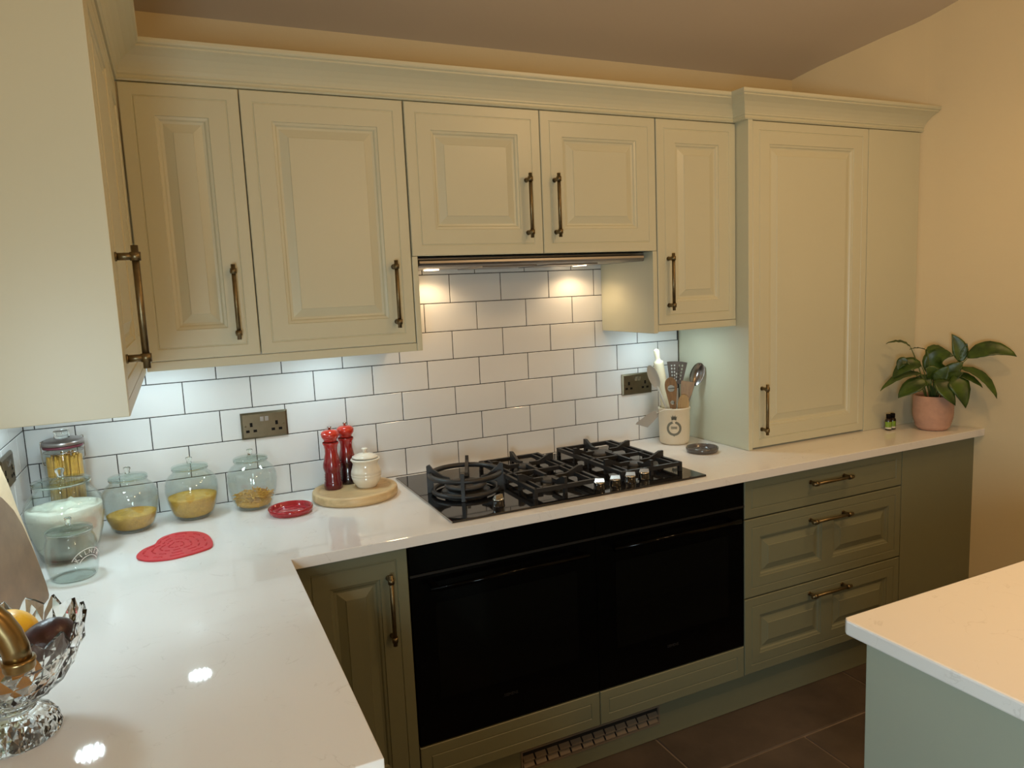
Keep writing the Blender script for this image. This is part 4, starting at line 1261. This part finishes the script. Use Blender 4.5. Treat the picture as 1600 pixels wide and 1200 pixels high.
# small bottles
for (x, y, lb) in ((3.083, -.455, 'tiny dark bottle with green label, left of the pair by the plant'), (3.112, -.452, 'tiny dark bottle with green label, nearer the plant pot')):
    root = thing('dropper_bottle', (x, y, ZW), lb, 'bottle', 'two tiny bottles beside the plant')
    mb = MB(); mb.lathe([(0, 0), (.0118, 0), (.0128, .002), (.0128, .041), (.011, .046), (.0085, .048), (.0085, .050), (0, .050)], 0, 0, 0, 24); mb.build('body', M['bottle'], root)
    mb = MB(); mb.lathe([(0, .0502), (.0092, .0502), (.0092, .066), (.0085, .067), (0, .067)], 0, 0, 0, 20); mb.build('cap', M['socket_black'], root)
    va_ = math.atan2(CAM.y - y, CAM.x - x)
    for (z0, z1, mm, nm) in ((.0135, .036, 'green', 'label'), (.006, .0133, 'white', 'label_foot')):
        mb = MB(); vs = []; fs = []
        for i in range(13):
            a = va_ - 1.25 + 2.3 * i / 12
            for z in (z0, z1): vs.append((.0132 * math.cos(a), .0132 * math.sin(a), z))
        for i in range(12): fs.append((2 * i, 2 * i + 2, 2 * i + 3, 2 * i + 1))
        mb.add(vs, fs, True).build(nm, M[mm], root)

# ------------------------------------------------------------------ chopping boards leaning on the left wall
def leaning(name, outline, xb, slope, th, m, label, r_=.004):
    """outline [(y, z above worktop)] in the board plane x = xb - slope*z"""
    n = len(outline); mb = MB()
    nx = Vector((1, 0, slope)).normalized() * th
    vs = [(xb - slope * z, y, ZW + z) for y, z in outline] + [(xb - slope * z - nx.x, y, ZW + z - nx.z) for y, z in outline]
    mb.add(vs, [tuple(range(n)), tuple(reversed(range(n, 2 * n)))] + [(i, n + i, n + (i + 1) % n, (i + 1) % n) for i in range(n)])
    mn = min(v[2] for v in vs)
    mb.shift(0, 0, ZW + .0005 - mn)
    return one(name, mb, m, label, 'board', 'chopping boards leaning on the left wall', bevel=.002)
dk = [(-.655, .0), (-.622, .006), (-.606, .030), (-.596, .065), (-.588, .110), (-.584, .165), (-.600, .209), (-.640, .248), (-.69, .275), (-.75, .290), (-.82, .290), (-.88, .275), (-.93, .248), (-.965, .209), (-.982, .165), (-.978, .110), (-.970, .065), (-.958, .03), (-.94, .006), (-.91, 0)]
leaning('chopping_board', dk[::-1], .1165, .2436, .018, M['brddark'], 'dark brown wooden board with rounded corners, foremost of the two leaning')
lt = [(-.535, .0), (-.505, .010), (-.493, .040), (-.478, .090), (-.470, .138), (-.466, .175), (-.448, .236), (-.446, .286), (-.46, .315), (-.49, .335), (-.60, .345), (-.78, .345), (-.80, .33), (-.81, .30), (-.81, .03), (-.79, 0)]
leaning('chopping_board', lt[::-1], .0915, .2436, .016, M['brdlight'], 'pale wooden board, taller, behind the dark brown board')

# ------------------------------------------------------------------ cut glass bowl and fruit
BX, BY = .146, -1.215
root = thing('fruit_bowl', (BX, BY, ZW), 'cut-crystal footed fruit bowl in the left foreground', 'bowl')
N = 48
outer = [(.060, .000, 0), (.0635, .004, 0), (.063, .012, 1), (.058, .024, -1), (.050, .034, 1), (.038, .041, 0), (.033, .045, 0), (.034, .049, 0), (.046, .055, 0), (.060, .063, 1), (.074, .074, -1), (.086, .088, 1), (.096, .104, -1), (.104, .121, 1), (.110, .138, -1), (.1135, .150, 0)]
vs = []; fs = []
outer = [(r, z * (1.12 if z > .05 else 1), s_) for r, z, s_ in outer]
for ri, (r, z, s) in enumerate(outer):
    for k in range(N):
        a = 2 * PI * k / N
        ph = (k + (0 if ri % 2 else 0)) % 4
        dr = (.0028 if ri > 7 else .0016) * s * (1 if ph == 0 else (-1 if ph == 2 else 0))
        zz = z
        if ri >= 13:
            amp = (.002, .006, .0125)[ri - 13]
            zz = z + amp * (abs(math.cos(a * 9)) * 2 - 1)
            dr += .0015 * math.cos(a * 18)
        vs.append(((r + dr) * math.cos(a), (r + dr) * math.sin(a), zz))
no = len(outer)
inner = [(.1085, .150), (.1040, .135), (.097, .118), (.088, .101), (.076, .086), (.060, .073), (.040, .064), (.018, .060)]
inner = [(r, z * 1.12) for r, z in inner]
for ri, (r, z) in enumerate(inner):
    for k in range(N):
        a = 2 * PI * k / N
        zz = z + (.0125 * (abs(math.cos(a * 9)) * 2 - 1) if ri == 0 else (.004 * (abs(math.cos(a * 9)) * 2 - 1) if ri == 1 else 0))
        vs.append((r * math.cos(a), r * math.sin(a), zz))
tot = no + len(inner)
for i in range(tot - 1):
    for k in range(N):
        a, b, c, d = i * N + k, i * N + (k + 1) % N, (i + 1) * N + (k + 1) % N, (i + 1) * N + k
        if i < no - 1 and (i + k) % 2: fs += [(a, b, d), (b, c, d)]
        else: fs += [(a, b, c), (a, c, d)]
fs.append(tuple(range((tot - 1) * N, tot * N)))
fs.append(tuple(reversed(range(N))))
MB().add(vs, fs).build('crystal', M['crystal'], root)
def fruit(name, c, rx, ry, rz, rot, m, label, cat, nip=0):
    mb = MB(); vs = []; fs = []; A, B_ = 28, 18
    for i in range(B_ + 1):
        t = PI * i / B_
        for k in range(A):
            a = 2 * PI * k / A
            r = math.sin(t); x = math.cos(t) + nip * math.copysign(abs(math.cos(t)) ** 14, math.cos(t))
            vs.append(Vector((x * rx, r * math.cos(a) * ry, r * math.sin(a) * rz)))
    for i in range(B_):
        for k in range(A): fs.append((i * A + k, (i + 1) * A + k, (i + 1) * A + (k + 1) % A, i * A + (k + 1) % A))
    mb.add(vs, fs, True)
    o = mb.build(name, M[m]); o.location = c; o.rotation_euler = rot
    return tag(o, label, cat, 'fruit in the crystal bowl')
fruit('lemon', (.151, -1.177, 1.064), .042, .033, .033, (0, .25, -.5), 'lemon', 'bright yellow lemon in the crystal bowl', 'fruit', .16)
fruit('avocado', (.204, -1.236, 1.062), .041, .029, .029, (0, -.35, .45), 'avocado', 'dark purple-brown avocado on the right in the crystal bowl', 'fruit', .05)
fruit('lime', (.112, -1.262, 1.030), .030, .027, .027, (0, 0, .8), 'lime', 'dull green lime low in the crystal bowl behind the tap', 'fruit', .1)

M['orange'] = mat('orange peel', (.62, .24, .02), .42, var=.08, scale=30, bump=.25, bscale=180)
fruit('orange', (.158, -1.212, 1.007), .029, .029, .0275, (0, 0, 0), 'orange', 'small orange at the bottom of the crystal bowl, seen through the glass', 'fruit')

# ------------------------------------------------------------------ tap and sink end
root = thing('kitchen_tap', (.062, -1.628, .9102), 'brushed gold swan-neck tap curving in from the left edge', 'tap')
TX, TY, TZ, TR = .155, -1.628, 1.200, .093
path_ = [(TX - TR, TY, .912), (TX - TR, TY, 1.05), (TX - TR, TY, TZ)] + [(TX - TR * math.cos(math.radians(a)), TY, TZ + TR * math.sin(math.radians(a))) for a in range(10, 181, 10)]
mb = MB(); mb.tube(path_, .0130, 24); local(mb, root).build('spout', M['gilt'], root)
mb = MB(); mb.lathe([(.0125, .004), (.0155, .004), (.0160, .001), (.0150, -.001), (.0150, -.006), (.0140, -.0080), (.0095, -.0080), (.0095, -.004)], TX + TR, TY, TZ, 28)
local(mb, root).build('aerator', M['gilt'], root)
mb = MB(); mb.lathe([(0, 0), (.026, 0), (.026, .004), (.018, .010), (.0165, .05), (.015, .055), (0, .055)], TX - TR, TY, .9108, 28)
mb.cyl((TX - TR, TY - .015, .945), (TX - TR, TY - .045, .952), .008, 14); mb.cyl((TX - TR, TY - .045, .952), (TX - TR + .01, TY - .105, .985), .005, 12)
local(mb, root).build('base', M['gilt'], root)
mb = MB(); mb.box(0.0, .115, -2.22, -1.5455, .880, .910)
one('worktop_strip', mb, M['quartz'], 'narrow white quartz strip behind the sink, carrying the tap', 'worktop', bevel=.0015)
mb = MB(); mb.bbox(.117, .640, -2.16, -1.5475, .66, .892, .006)
# hollow basin: rim walls and floor
mb = MB()
for b_ in ((.117, .640, -2.16, -2.135), (.117, .640, -1.5725, -1.5475), (.117, .142, -2.135, -1.5725), (.615, .640, -2.135, -1.5725)): mb.box(*b_, .66, .892)
mb.box(.117, .640, -2.16, -1.5475, .64, .662)
one('butler_sink', mb, M['sink'], 'white ceramic butler sink at the near end of the left worktop', 'sink', bevel=.004)
root = thing('base_cabinet', (.35, -1.85, 0), 'dark sage base cabinet under the sink', 'cabinet')
mb = MB(); mb.box(.02, .60, -2.22, -1.5425, .155, .636); local(mb, root).build('carcass', M['base'], root)
